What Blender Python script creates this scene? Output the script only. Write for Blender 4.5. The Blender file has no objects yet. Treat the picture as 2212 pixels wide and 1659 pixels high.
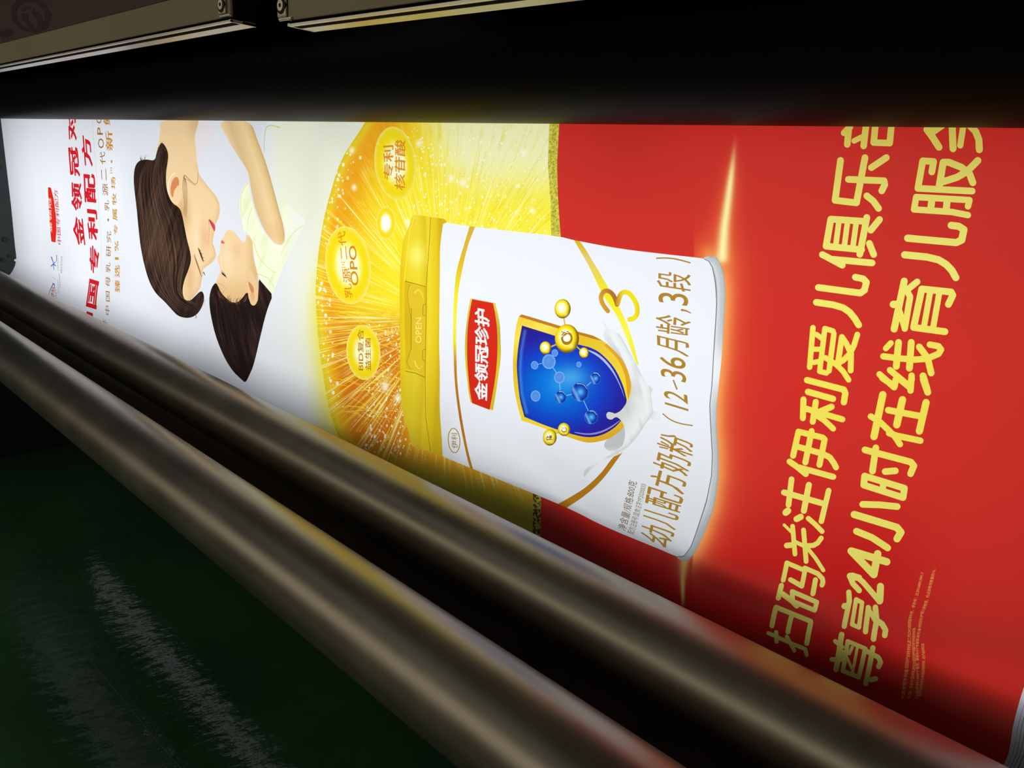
import bpy, bmesh, math, random
import numpy as np
from mathutils import Vector, Matrix
from mathutils.geometry import delaunay_2d_cdt

# ------------------------------------------------------------------ camera
F = 1560.0; CX, CY = 1106.0, 829.5
H = 1.30                                   # eye height above the floor

def nrm(v):
    v = np.array(v, float); return v / np.linalg.norm(v)
_left = nrm((-1786.0, -579.5, F))          # direction of the machine's length (towards its far end)
_dn = np.array((-389.0, 5427.0, F)); _dn = nrm(_dn - _left * np.dot(_dn, _left))
AX = -_left; AZ = -_dn; AY = np.cross(AZ, AX)
R = np.array([AX, AY, AZ])                 # camera space (right, down, forward) -> world
S = bpy.context.scene
COL = S.collection
cam = bpy.data.cameras.new('camera'); cam.lens = F / 2212.0 * 36.0; cam.sensor_width = 36.0
cam.clip_start = 0.01; cam.clip_end = 60
co = bpy.data.objects.new('camera', cam); COL.objects.link(co)
rt, up, bk = R @ np.array((1, 0, 0)), R @ np.array((0, -1, 0)), R @ np.array((0, 0, -1))
co.matrix_world = Matrix(((rt[0], up[0], bk[0], 0), (rt[1], up[1], bk[1], 0), (rt[2], up[2], bk[2], H), (0, 0, 0, 1)))
S.camera = co

# ------------------------------------------------------------------ world, lights, exposure
w = bpy.data.worlds.new('World'); S.world = w; w.use_nodes = True
bgn = w.node_tree.nodes['Background']; bgn.inputs[0].default_value = (0.75, 0.85, 1.0, 1); bgn.inputs[1].default_value = 0.012
vs = S.view_settings; vs.view_transform = 'Standard'; vs.look = 'None'; vs.exposure = 0.0; vs.gamma = 1.0; vs.use_curve_mapping = False

def area(name, loc, target, sx, sy, power, col):
    l = bpy.data.lights.new(name, 'AREA'); l.shape = 'RECTANGLE'; l.size = sx; l.size_y = sy; l.energy = power; l.color = col
    o = bpy.data.objects.new(name, l); COL.objects.link(o); o.location = loc
    d = Vector(target) - Vector(loc); o.rotation_euler = d.to_track_quat('-Z', 'Y').to_euler()
    return o
# light box lamp and added fill behind the print, the room behind the photographer
area('light_box_lamp', (-1.62, 1.20, H - 0.18), (-1.62, 0.8, H - 0.20), 3.6, 0.56, 13.9, (0.975, 0.985, .99))
area('low_left_fill', (-2.62, 1.10, H - 0.55), (-2.62, 0.78, H - 0.50), 1.5, 0.12, 1.1, (0.975, 0.985, .99))  # added fill, brightens the lower left of the print
area('room_lamp', (-2.2, -2.6, H + 0.35), (-2.2, 0.6, H - 0.3), 8.0, 1.3, 36.0, (1.0, 0.87, 0.64))
area('hall_ceiling_lamp', (-3.2, -1.6, H + 2.2), (-2.5, -0.5, 0), 3.0, 1.2, 3.0, (0.95, 1.0, 0.9))

# ------------------------------------------------------------------ helpers
def ray(px, py):
    d = np.array([(px - CX) / F, (py - CY) / F, 1.0]); return R @ d
def at_y(px, py, y):
    d = ray(px, py); s = y / d[1]; return Vector((d[0] * s, y, d[2] * s + H))
def at_x(px, py, x):
    d = ray(px, py); s = x / d[0]; return Vector((x, d[1] * s, d[2] * s + H))

def tag(o, label=None, cat=None, group=None, kind=None):
    if label: o['label'] = label
    if cat: o['category'] = cat
    if group: o['group'] = group
    if kind: o['kind'] = kind
    return o
def empty(name, loc, label, cat, group=None):
    o = bpy.data.objects.new(name, None); COL.objects.link(o); o.location = loc; o.empty_display_size = 0.05
    return tag(o, label, cat, group)
def link(name, me, mats=(), parent=None, loc=None, smooth=False):
    o = bpy.data.objects.new(name, me); COL.objects.link(o)
    for m in mats: me.materials.append(m)
    if parent is not None:
        o.parent = parent; o.location = (Vector(loc) if loc is not None else Vector((0, 0, 0))) - (Vector(parent.location) if loc is not None or True else 0)
    elif loc is not None: o.location = loc
    if smooth: me.shade_smooth()
    return o
def from_bm(name, bm, mats, parent=None, smooth=False, bevel=0):
    me = bpy.data.meshes.new(name)
    bmesh.ops.recalc_face_normals(bm, faces=bm.faces[:])
    bm.to_mesh(me); bm.free()
    o = link(name, me, mats, parent, smooth=smooth)
    if bevel:
        b = o.modifiers.new('bevel', 'BEVEL'); b.width = bevel; b.segments = 2; b.limit_method = 'ANGLE'
    return o
def box(bm, x0, x1, y0, y1, z0, z1, zs=None):
    """axis-aligned box; zs = vertical slope along x (dz/dx)"""
    s = zs or 0.0
    v = [bm.verts.new((x, y, z + s * (x - x0))) for x in (x0, x1) for y in (y0, y1) for z in (z0, z1)]
    for f in ((0, 1, 3, 2), (4, 6, 7, 5), (0, 4, 5, 1), (2, 3, 7, 6), (0, 2, 6, 4), (1, 5, 7, 3)):
        bm.faces.new([v[i] for i in f])
def tube(bm, x0, x1, yc, zc, r, n=96, rings=2, cap=True, prof=None):
    rows = []
    xs = np.linspace(x0, x1, rings)
    for i, x in enumerate(xs):
        rr = prof[i] if prof is not None else r
        rows.append([bm.verts.new((x, yc + rr * math.cos(2 * math.pi * k / n), zc + rr * math.sin(2 * math.pi * k / n))) for k in range(n)])
    for a, b in zip(rows[:-1], rows[1:]):
        for k in range(n): bm.faces.new((a[k], a[(k + 1) % n], b[(k + 1) % n], b[k]))
    if cap:
        bm.faces.new(rows[0]); bm.faces.new(rows[-1])

def mat(name, col=(.5, .5, .5), rough=.5, metal=0.0, spec=.5, bump=None, noise=None, aniso=None, emit=None):
    m = bpy.data.materials.new(name); m.use_nodes = True; nt = m.node_tree; p = nt.nodes['Principled BSDF']
    p.inputs['Base Color'].default_value = (*col, 1); p.inputs['Roughness'].default_value = rough
    p.inputs['Metallic'].default_value = metal; p.inputs['Specular IOR Level'].default_value = spec
    if emit: p.inputs['Emission Color'].default_value = (*emit[0], 1); p.inputs['Emission Strength'].default_value = emit[1]
    tc = nt.nodes.new('ShaderNodeTexCoord')
    def nz(scale, vec, detail=4, rg=.5):
        mp = nt.nodes.new('ShaderNodeMapping'); mp.inputs['Scale'].default_value = vec
        nt.links.new(tc.outputs['Object'], mp.inputs[0])
        n = nt.nodes.new('ShaderNodeTexNoise'); n.inputs['Scale'].default_value = scale; n.inputs['Detail'].default_value = detail; n.inputs['Roughness'].default_value = rg
        nt.links.new(mp.outputs[0], n.inputs['Vector']); return n
    if noise:                                  # (scale, vec, amount): colour and roughness variation
        n = nz(noise[0], noise[1], 6, .6)
        cr = nt.nodes.new('ShaderNodeMapRange'); cr.inputs['From Min'].default_value = .3; cr.inputs['From Max'].default_value = .7
        cr.inputs['To Min'].default_value = 1 - noise[2]; cr.inputs['To Max'].default_value = 1 + noise[2]
        nt.links.new(n.outputs['Fac'], cr.inputs['Value'])
        mx = nt.nodes.new('ShaderNodeMix'); mx.data_type = 'RGBA'; mx.blend_type = 'MULTIPLY'; mx.inputs['Factor'].default_value = 1
        mx.inputs[6].default_value = (*col, 1)
        nt.links.new(cr.outputs[0], mx.inputs[7]); nt.links.new(mx.outputs[2], p.inputs['Base Color'])
        rr = nt.nodes.new('ShaderNodeMath'); rr.operation = 'MULTIPLY'; rr.inputs[1].default_value = rough
        nt.links.new(cr.outputs[0], rr.inputs[0]); nt.links.new(rr.outputs[0], p.inputs['Roughness'])
    if bump:                                   # (scale, vec, strength, distance)
        n = nz(bump[0], bump[1], 5)
        b = nt.nodes.new('ShaderNodeBump'); b.inputs['Strength'].default_value = bump[2]; b.inputs['Distance'].default_value = bump[3]
        nt.links.new(n.outputs['Fac'], b.inputs['Height']); nt.links.new(b.outputs[0], p.inputs['Normal'])
    if aniso is not None: p.inputs['Anisotropic'].default_value = aniso
    return m
# ------------------------------------------------------------------ hanging print: shape of the web
# profile of the web in the (y, z) plane: straight down, then a bend towards the rollers
_A = np.radians(np.linspace(0, 90, 46))
PROF = [(.80, .20)] + [(.80, z) for z in np.linspace(.18, -.42, 31)] + [(.68 + .12 * math.cos(a), -.43 - .12 * math.sin(a)) for a in _A]
PROF = np.array(PROF); PT = np.concatenate([[0], np.cumsum(np.hypot(*np.diff(PROF, axis=0).T))])
PR = PROF[:, 1] / PROF[:, 0]                       # slope seen from the eye, falls along the web
NRM = np.gradient(PROF, axis=0); NRM = np.stack([NRM[:, 1], -NRM[:, 0]], 1); NRM /= np.linalg.norm(NRM, axis=1)[:, None]
if NRM[5, 0] > 0: NRM = -NRM                        # towards the eye (-y)
def to_web(P):
    """pixel of the photograph -> (x, t) on the web; t is the length along the web"""
    P = np.asarray(P, float); D = np.stack([(P[:, 0] - CX) / F, (P[:, 1] - CY) / F, np.ones(len(P))], 1) @ R.T
    r = D[:, 2] / D[:, 1]
    t = np.interp(-r, -PR, PT); y = np.interp(t, PT, PROF[:, 0])
    return np.stack([D[:, 0] / D[:, 1] * y, t], 1)
def from_web(xt):
    """(x, t) -> world point and normal, with the soft folds of the cloth"""
    x, t = xt[:, 0], xt[:, 1]
    y = np.interp(t, PT, PROF[:, 0]); z = np.interp(t, PT, PROF[:, 1])
    ny = np.interp(t, PT, NRM[:, 0]); nz = np.interp(t, PT, NRM[:, 1])
    def fold(x, t):
        f = .0016 * np.sin(x * 17 + t * 2.2) * np.exp(-((x + 2.6) / .7) ** 2)
        f = f + .0010 * np.sin(x * 41 - t * 3.0) * np.exp(-((x + 2.9) / .5) ** 2)
        q = (t - .635) - .055 * np.sin((x + .62) * 6.0) - .03 * (x + .35)
        f = f + .0075 * np.exp(-(q / .030) ** 2) * np.clip((x + .80) / .45, 0, 1)
        f = f + .0030 * np.sin(x * 13 + 1.0) * np.clip((t - .45) / .15, 0, 1) * np.clip((.72 - t) / .1, 0, 1)
        return f
    h = fold(x, t); e = .004
    hx = (fold(x + e, t) - h) / e; ht = (fold(x, t + e) - h) / e
    P = np.stack([x, y + ny * h, z + nz * h + H], 1)
    ty, tz = nz, -ny                                # tangent along t (sign fixed below)
    s = np.sign(np.interp(t + .003, PT, PROF[:, 1]) - z) * np.sign(tz + 1e-9); s[s == 0] = 1
    N = np.stack([-hx, ny - ht * ty * s, nz - ht * tz * s], 1)
    N /= np.linalg.norm(N, axis=1)[:, None]
    return P, N

# ------------------------------------------------------------------ print artwork: an ordered list of inked shapes
OPS = []
rnd = random.Random(7); RN = np.random.RandomState(5)
def rgb(*c): return np.array(c, float)
def ink(polys, col, alpha=1.0, motif=None, clip=None, name=None, eo=False, box_=None, cst=True):
    """polys: list of closed outlines in photo pixels (None = everywhere); col/alpha: value or function of (x, y)"""
    if polys is not None: polys = [np.asarray(p, float) for p in polys]
    OPS.append(dict(polys=polys, col=col, alpha=alpha, motif=motif, clip=clip, name=name, eo=eo, box=box_, cst=cst))
def Z(ox, oy, s): return lambda x, y: (ox + x / s, oy + y / s)
def zp(z, pts): return [z(x, y) for x, y in pts]
def capsule(a, b, ra, rb=None, n=6):
    rb = ra if rb is None else rb
    a, b = np.array(a, float), np.array(b, float); d = b - a; L = np.hypot(*d)
    an = math.atan2(d[1], d[0]) if L > 1e-6 else 0.0
    out = [a + ra * np.array((math.cos(an + math.pi / 2 + math.pi * k / n), math.sin(an + math.pi / 2 + math.pi * k / n))) for k in range(n + 1)]
    out += [b + rb * np.array((math.cos(an - math.pi / 2 + math.pi * k / n), math.sin(an - math.pi / 2 + math.pi * k / n))) for k in range(n + 1)]
    return np.array(out)
def smooth(pts, it=2, closed=False):
    """corner cutting for flowing outlines"""
    P = np.asarray(pts, float)
    for _ in range(it):
        if closed:
            Q = np.roll(P, -1, 0); P = np.stack([.75 * P + .25 * Q, .25 * P + .75 * Q], 1).reshape(-1, 2)
        else:
            Q = np.stack([.75 * P[:-1] + .25 * P[1:], .25 * P[:-1] + .75 * P[1:]], 1).reshape(-1, 2)
            P = np.vstack([P[:1], Q, P[-1:]])
    return P
def crv(pts, closed=True, seg=5, corner=50):
    """Catmull-Rom through the points; sharp turns stay corners"""
    P = np.asarray(pts, float); n = len(P); out = []
    g = lambda i: P[i % n] if closed else P[min(max(i, 0), n - 1)]
    def sharp(i):
        if not closed and i in (0, n - 1): return True
        a, b = g(i) - g(i - 1), g(i + 1) - g(i); c = (a @ b) / (np.hypot(*a) * np.hypot(*b) + 1e-9)
        return c < math.cos(math.radians(corner))
    for i in range(n if closed else n - 1):
        p1, p2 = g(i), g(i + 1); L = np.hypot(*(p2 - p1))
        m1 = (p2 - p1) if sharp(i) else (g(i + 1) - g(i - 1)) / (np.hypot(*(g(i + 1) - g(i))) + np.hypot(*(g(i) - g(i - 1))) + 1e-9) * L
        m2 = (p2 - p1) if sharp((i + 1) % n if closed else i + 1) else (g(i + 2) - g(i)) / (np.hypot(*(g(i + 2) - g(i + 1))) + np.hypot(*(g(i + 1) - g(i))) + 1e-9) * L
        for k in range(seg):
            t = k / seg; out.append((2 * t ** 3 - 3 * t * t + 1) * p1 + (t ** 3 - 2 * t * t + t) * m1 + (-2 * t ** 3 + 3 * t * t) * p2 + (t ** 3 - t * t) * m2)
    if not closed: out.append(P[-1])
    return np.array(out)
def stroke(pts, w, w1=None, n=6):
    """round-ended stroke as capsules"""
    pts = np.asarray(pts, float); w1 = w if w1 is None else w1; m = len(pts) - 1
    return [capsule(pts[i], pts[i + 1], (w + (w1 - w) * i / m) / 2, (w + (w1 - w) * (i + 1) / m) / 2, n) for i in range(m)]
def ribbon(pts, ws):
    """one tapered outline along a path (widths per point)"""
    P = np.asarray(pts, float); d = np.gradient(P, axis=0); d /= np.linalg.norm(d, axis=1)[:, None]
    n = np.stack([-d[:, 1], d[:, 0]], 1) * (np.interp(np.linspace(0, 1, len(P)), np.linspace(0, 1, len(ws)), ws)[:, None] / 2)
    return np.vstack([P + n, (P - n)[::-1]])
def oval(cx, cy, rx, ry, n=28, rot=0.0):
    a = np.linspace(0, 2 * math.pi, n, endpoint=False); x, y = rx * np.cos(a), ry * np.sin(a)
    return np.stack([cx + x * math.cos(rot) - y * math.sin(rot), cy + x * math.sin(rot) + y * math.cos(rot)], 1)

# lettering: outlines come from Blender's own built-in font
_fc = bpy.data.curves.new('letters', 'FONT'); _fo = bpy.data.objects.new('letters', _fc); COL.objects.link(_fo)
_cache = {}
def glyphs(s, bold=0.0, res=2, space=1.0):
    k = (s, bold, res, space)
    if k in _cache: return _cache[k]
    _fc.body = s; _fc.size = 1; _fc.offset = bold; _fc.resolution_u = res; _fc.space_character = space
    bpy.context.view_layer.update()
    ev = _fo.evaluated_get(bpy.context.evaluated_depsgraph_get()); me = ev.to_mesh()
    V = np.array([v.co[:2] for v in me.vertices]).reshape(-1, 2)
    cnt = {}
    for p in me.polygons:
        vv = list(p.vertices)
        for i in range(len(vv)):
            e = (vv[i], vv[(i + 1) % len(vv)]); kk = (min(e), max(e)); cnt.setdefault(kk, []).append(e)
    nxt = {}
    for kk, es in cnt.items():
        if len(es) == 1: nxt.setdefault(es[0][0], []).append(es[0][1])
    loops = []
    while nxt:
        a = next(iter(nxt)); lp = [a]; b = nxt[a].pop()
        if not nxt[a]: del nxt[a]
        while b != a and b in nxt:
            lp.append(b); c = nxt[b].pop()
            if not nxt[b]: del nxt[b]
            b = c
        if len(lp) > 2: loops.append(V[lp])
    ev.to_mesh_clear()
    _cache[k] = loops
    return loops
def text(s, stations, col, bold=0.0, res=2, alpha=1.0, motif=None, space=1.0, clip=None):
    """stations: list of (u, foot point, head point) in pixels; the inked box of the string is stretched over them"""
    lp = glyphs(s, 0.0, res, space)
    if not lp: return
    A = np.vstack(lp); lo, hi = A.min(0) - bold, A.max(0) + bold
    us = [q[0] for q in stations]; B = np.array([q[1] for q in stations], float); T = np.array([q[2] for q in stations], float)
    def place(l):
        u = (l[:, 0] - lo[0]) / (hi[0] - lo[0]); v = ((l[:, 1] - lo[1]) / (hi[1] - lo[1]))[:, None]
        b = np.stack([np.interp(u, us, B[:, 0]), np.interp(u, us, B[:, 1])], 1); t = np.stack([np.interp(u, us, T[:, 0]), np.interp(u, us, T[:, 1])], 1)
        return b * (1 - v) + t * v
    ink([place(l) for l in lp], col, alpha, motif=motif, eo=True, clip=clip)
    if bold > 0:                                     # heavier weight: a band along every outline edge
        out = []
        for l in lp:
            for a, b in zip(l, np.roll(l, -1, 0)):
                d = b - a; L = np.hypot(*d)
                if L < 1e-5: continue
                d = d / L; n = np.array((-d[1], d[0])) * bold; e = d * bold * .6
                out.append(place(np.array([a - e + n, b + e + n, b + e - n, a - e - n])))
        ink(out, col, alpha, motif=motif, clip=clip)
def up(s, z, xT, xB, y0, y1, col, sl=0.0, sh=0.0, **k):
    """one string reading upwards: head side xT, foot side xB, from y0 (bottom) to y1 (top); sl = drop of the foot side; sh = x shift at the top end"""
    text(s, [(0, z(xB, y0 + sl), z(xT, y0)), (1, z(xB + sh, y1 + sl), z(xT + sh, y1))], col, **k)

def inside(P, poly):
    """even-odd test of points against one outline"""
    x, y = P[:, 0][:, None], P[:, 1][:, None]; a = poly; b = np.roll(poly, -1, 0)
    c = (a[:, 1] > y) != (b[:, 1] > y)
    dy = b[:, 1] - a[:, 1]; dy[dy == 0] = 1e-12
    return ((c & (x < (b[:, 0] - a[:, 0]) * (y - a[:, 1]) / dy + a[:, 0])).sum(1) & 1).astype(bool)
def pl_dist(x, y, pts):
    """signed distance to a polyline (positive to its right when walking down it in the picture)"""
    best = np.full(x.shape, 1e9); sg = np.ones(x.shape); pts = np.asarray(pts, float)
    for a, b in zip(pts[:-1], pts[1:]):
        d = b - a; L = d @ d; u = np.clip(((x - a[0]) * d[0] + (y - a[1]) * d[1]) / L, 0, 1)
        ex, ey = x - (a[0] + u * d[0]), y - (a[1] + u * d[1]); r = np.hypot(ex, ey); m = r < best
        best = np.where(m, r, best); sg = np.where(m, np.sign(d[1] * ex - d[0] * ey), sg)
    return best * sg
def sstep(a, b, v): q = np.clip((v - a) / (b - a), 0, 1); return q * q * (3 - 2 * q)
def mixc(a, b, f): return a + (b - a) * f[..., None]
def ramp(v, stops):
    """colour ramp: [(pos, rgb)]"""
    ps = [q[0] for q in stops]; cs = np.array([q[1] for q in stops], float)
    return np.stack([np.interp(v, ps, cs[:, k]) for k in range(3)], -1)
def vnoise(x, y, sx, sy, seed=0):
    """smooth value noise"""
    rs = np.random.RandomState(seed).rand(64, 64); X, Y = x / sx, y / sy; i, j = np.floor(X).astype(int), np.floor(Y).astype(int)
    fx, fy = X - i, Y - j; fx, fy = fx * fx * (3 - 2 * fx), fy * fy * (3 - 2 * fy); g = lambda a, b: rs[a % 64, b % 64]
    return (g(i, j) * (1 - fx) + g(i + 1, j) * fx) * (1 - fy) + (g(i, j + 1) * (1 - fx) + g(i + 1, j + 1) * fx) * fy
# ------------------------------------------------------------------ materials of the machine
M_roller = mat('brushed_aluminium', (.27, .25, .21), .37, .85, noise=(9, (1, 1, 1), .10), bump=(900, (.35, 1, 1), .06, .0004))
M_black = mat('black_rubber', (.008, .0075, .007), .46, 0, .06, noise=(6, (.4, 2, 2), .12), bump=(300, (1, 1, 1), .05, .0003))
M_beam = mat('dark_brown_paint', (.12, .08, .05), .6, 0, .35, noise=(14, (1, 1, 1), .3))
M_plate = mat('dark_green_steel', (.012, .018, .019), .5, 0, .4, noise=(12, (1, 1, 1), .15))
M_hole = mat('bolt_black', (.004, .004, .004), .7)
M_panel = mat('beige_enamel', (.30, .27, .18), .5, 0, .2, noise=(3, (1, 1, 1), .07))
M_rim = mat('pale_aluminium', (.80, .78, .70), .35, .6, noise=(20, (1, 1, 1), .06))
M_strip = mat('worn_nickel', (.62, .54, .36), .38, .35, noise=(60, (1, 1, 1), .18))
M_dark = mat('black_gap', (.004, .004, .004), .9, 0, .05)
M_maroon = mat('maroon_print', (.075, .030, .034), .5, 0, .3, noise=(30, (1, 1, 1), .12))
M_maroon2 = mat('deep_maroon_print', (.028, .005, .008), .5, 0, .3, noise=(160, (1, 1, 1), .35))
M_floor = mat('green_epoxy', (.022, .072, .030), .10, 0, .28, noise=(1.6, (1, 1, 1), .25), bump=(34, (1.0, .45, 1), .22, .012))
M_housing = mat('housing_grey', (.10, .10, .10), .6)
M_tube = mat('lamp_tube', (.9, .9, .9), .4, emit=((.9, .95, 1.0), .8))

# ------------------------------------------------------------------ floor
bm = bmesh.new(); box(bm, -9, 5, -5, 5, -0.05, 0.0)
fl = from_bm('floor', bm, [M_floor]); tag(fl, 'glossy dark green painted concrete floor', 'floor', kind='structure')
pts = []
for px, py in ((60, 1205), (82, 1240), (120, 1318), (190, 1420), (330, 1590), (390, 1659), (520, 1820)):
    d = ray(px, py); k = -H / d[2]; pts.append(Vector((d[0] * k, d[1] * k, 0)))
bm = bmesh.new()
for a, b in zip(pts[:-1], pts[1:]):
    n = (b - a).normalized().cross(Vector((0, 0, 1))) * .0012; bm.faces.new([bm.verts.new(p + Vector((0, 0, .0006))) for p in (a - n, b - n, b + n, a + n)])
from_bm('floor_joint', bm, [mat('pale_joint', (.045, .095, .035), .5)], fl)
bm = bmesh.new(); box(bm, -9, 5, 3.2, 3.3, 0.0, 4.0)
wl = from_bm('wall_back', bm, [mat('dim_wall', (.03, .03, .03), .8)]); tag(wl, 'dim wall behind the machine', 'wall', kind='structure')

# ------------------------------------------------------------------ rollers
def roller(label, yc, zc, r, group=None):
    t = empty('steel_roller', (-1.5, yc, H + zc), label, 'roller')
    bm = bmesh.new(); tube(bm, -3.44, 0.75, yc, H + zc, r, 128, 24, cap=False)
    from_bm('roller_tube', bm, [M_roller], t, smooth=True)
    for x0, x1 in ((-3.445, -3.43), (0.74, 0.755)):
        bm = bmesh.new(); tube(bm, x0, x1, yc, H + zc, r * .97, 64); from_bm('end_cap', bm, [M_black], t)
    bm = bmesh.new(); tube(bm, -3.465, 0.9, yc, H + zc, .016, 32); from_bm('axle', bm, [M_rim], t, smooth=True)
    return t
roller('long metal roller nearer the lit print, hiding the foot of the print', .632, -.490, .0552)
roller('long metal roller nearest the green floor, in front of the other roller', .4325, -.4935, .0552)

dr = empty('rubber_drum', (-1.5, .7003, H + .1632), 'large matt black roller above the lit print', 'drum')
bm = bmesh.new(); tube(bm, -3.43, 0.75, .7003, H + .1632, .10, 192, 24, cap=False)
from_bm('drum_shell', bm, [M_black], dr, smooth=True)
for x0, x1 in ((-3.435, -3.42), (0.742, 0.755)):
    bm = bmesh.new(); tube(bm, x0, x1, .7003, H + .1632, .097, 96); from_bm('end_cap', bm, [M_housing], dr)

# cross beam under the rollers
bm = bmesh.new(); box(bm, -3.43, 0.8, .47, .622, H - .618, H - .5535)
cb = from_bm('cross_beam', bm, [M_beam], bevel=.002); tag(cb, 'dark brown beam seen in the gap between the two metal rollers', 'beam')
for k, (a, b) in enumerate(((258, 861), (637, 1099), (1480, 1650))):
    pass

# ------------------------------------------------------------------ light box behind the print
lb = empty('light_box', (-1.5, 1.2, H - .5), 'light box behind the hanging print whose lamps shine through it', 'light')
bm = bmesh.new(); box(bm, -3.43, 0.5, 1.24, 1.27, H - .75, H + .45); from_bm('back_panel', bm, [M_housing], lb)
bm = bmesh.new(); box(bm, -3.43, 0.5, .80, 1.24, H + .42, H + .45); from_bm('top_panel', bm, [M_housing], lb)
bm = bmesh.new()
prof = [(-3.43, -.67), (-2.1, -.66), (-1.7, -.57), (-1.3, -.510), (-1.0, -.478), (-.6, -.454), (0.5, -.452)]
va, vb = [], []
for x, z in prof:
    va.append([bm.verts.new((x, y, H + z)) for y in (.830, 1.235)]); vb.append([bm.verts.new((x, y, H - .70)) for y in (.830, 1.235)])
for i in range(len(prof) - 1):
    bm.faces.new((va[i][0], va[i + 1][0], va[i + 1][1], va[i][1])); bm.faces.new((vb[i][0], vb[i][1], vb[i + 1][1], vb[i + 1][0]))
    bm.faces.new((va[i][0], vb[i][0], vb[i + 1][0], va[i + 1][0])); bm.faces.new((va[i][1], va[i + 1][1], vb[i + 1][1], vb[i][1]))
for i in (0, -1): bm.faces.new((va[i][0], va[i][1], vb[i][1], vb[i][0]))
from_bm('lower_light_blocker', bm, [M_dark], lb)  # unseen blocker, its sloping top shaped to shade the foot of the print

# far end frame of the machine
sf = empty('side_frame', (-3.50, .7, 0), 'dark steel side frame with small bolt holes at the far end of the print', 'frame')
bm = bmesh.new(); box(bm, -3.52, -3.47, .16, 1.35, 0.0, H + .50); from_bm('side_plate', bm, [M_plate], sf, bevel=.003)
for px, py, r in ((12, 517, .011), (20, 553, .006), (7, 561, .008), (33, 562, .005), (2, 585, .009), (1, 361, .007)):
    p = at_x(px, py, -3.47)
    bm = bmesh.new(); tube(bm, -3.472, -3.466, p.y, p.z, r, 20); from_bm('bolt', bm, [M_hole if px != 33 else M_rim], sf)

# lamp low under the machine, seen only as the broken streak on the floor
lt = empty('lamp_tube', (-1.6, .86, H - .86), 'tube lamp low under the machine that leaves a rippled streak on the green floor', 'lamp')
bm = bmesh.new(); tube(bm, -3.0, .2, .86, H - .86, .013, 24); from_bm('tube', bm, [M_tube], lt, smooth=True)
bm = bmesh.new(); box(bm, -3.05, .25, .87, .90, H - .90, H - .82); from_bm('batten', bm, [M_rim], lt, bevel=.002)
for x in (-3.05, .2):
    bm = bmesh.new(); box(bm, x, x + .05, .85, .87, H - .89, H - .83); from_bm('lamp_holder', bm, [M_rim], lt, bevel=.002)

# ------------------------------------------------------------------ two front cover panels at the top
def cover(name, a, b, xl, xr, label, strip_at, sx, scr, yb=.0325):
    """a, b: two points on the lower front edge (plane y = .45); xl..xr its extent"""
    sl = (b.z - a.z) / (b.x - a.x); z = lambda x: a.z + sl * (x - a.x)
    Y = .45
    t = empty(name, ((xl + xr) / 2, Y, z((xl + xr) / 2)), label, 'panel', 'cover panels above the black roller')
    bm = bmesh.new(); box(bm, xl, xr, Y, Y + .0035, z(xl) + .0055, z(xl) + .42, sl); from_bm('face_sheet', bm, [M_panel], t, bevel=.001)
    bm = bmesh.new(); box(bm, xl + .001, xr - .001, Y + .0036, Y + yb, z(xl) + .006, z(xl) + .41, sl); from_bm('core', bm, [M_dark], t)
    bm = bmesh.new(); box(bm, xl, xr, Y - .0005, Y + .0035, z(xl), z(xl) + .0022, sl); from_bm('front_lip', bm, [M_rim], t)
    bm = bmesh.new(); box(bm, xl, xr, Y + .015, Y + yb, z(xl) + .0003, z(xl) + .0035, sl); from_bm('rear_lip', bm, [M_rim], t)
    bm = bmesh.new(); box(bm, xl + .002, xr - .004, Y + .0036, Y + .0149, z(xl) + .0006, z(xl) + .005, sl); from_bm('groove_shade_fill', bm, [M_dark], t)  # black filler strip, stands in for the shade between the lips
    xe = xr if strip_at > 0 else xl
    bm = bmesh.new(); box(bm, xe - (.0025 if strip_at > 0 else 0), xe + (.0025 if strip_at < 0 else 0), Y, Y + yb, z(xe), z(xe) + .003, sl); from_bm('end_lip', bm, [M_rim], t)
    # end strip with its screw
    s0, s1 = sx; zs = at_y(*scr, Y - .004)
    bm = bmesh.new(); box(bm, s0, s1, Y - .003, Y - .0002, z(s0) + .009, z(s0) + .38, sl)
    st = from_bm('end_strip', bm, [M_strip], t, bevel=.0012)
    bm = bmesh.new(); box(bm, s0 + .002, s1 + .010, Y - .003, Y - .0002, z(s0) + .0055, z(s0) + .0085, sl); from_bm('strip_foot', bm, [M_rim], t, bevel=.001)
    xm = (s0 + s1) / 2
    for zc in (zs.z, zs.z + .2):
        for nm, r, d, m in (('screw_recess', .0085, .0034, M_hole), ('screw_head', .0055, .0044, M_rim), ('screw_socket', .002, .0048, M_hole)):
            bm = bmesh.new()
            n = 28; c0 = [bm.verts.new((xm + r * math.cos(2 * math.pi * k / n), Y - d, zc + r * math.sin(2 * math.pi * k / n))) for k in range(n)]
            c1 = [bm.verts.new((v.co.x, Y - .001, v.co.z)) for v in c0]
            bm.faces.new(c0)
            for k in range(n): bm.faces.new((c0[k], c0[(k + 1) % n], c1[(k + 1) % n], c1[k]))
            o = from_bm(nm, bm, [m], t)
    return t, z
a1, b1 = at_y(0, 144, .45), at_y(498, 47, .45)
p1, z1 = cover('cover_panel', a1, b1, -3.4, b1.x, 'beige front panel at the upper left, partly under a maroon printed sheet', 1, (at_y(476, 30, .45).x, at_y(491, 30, .45).x), (483, 8))
a2, b2 = at_y(622, 57, .45), at_y(900, 20, .45)
p2, z2 = cover('cover_panel', a2, b2, a2.x, .5, 'plain beige front panel at the top, right of the gap between the panels', -1, (at_y(604, 40, .45).x, at_y(622, 40, .45).x), (612, 10))
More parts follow.
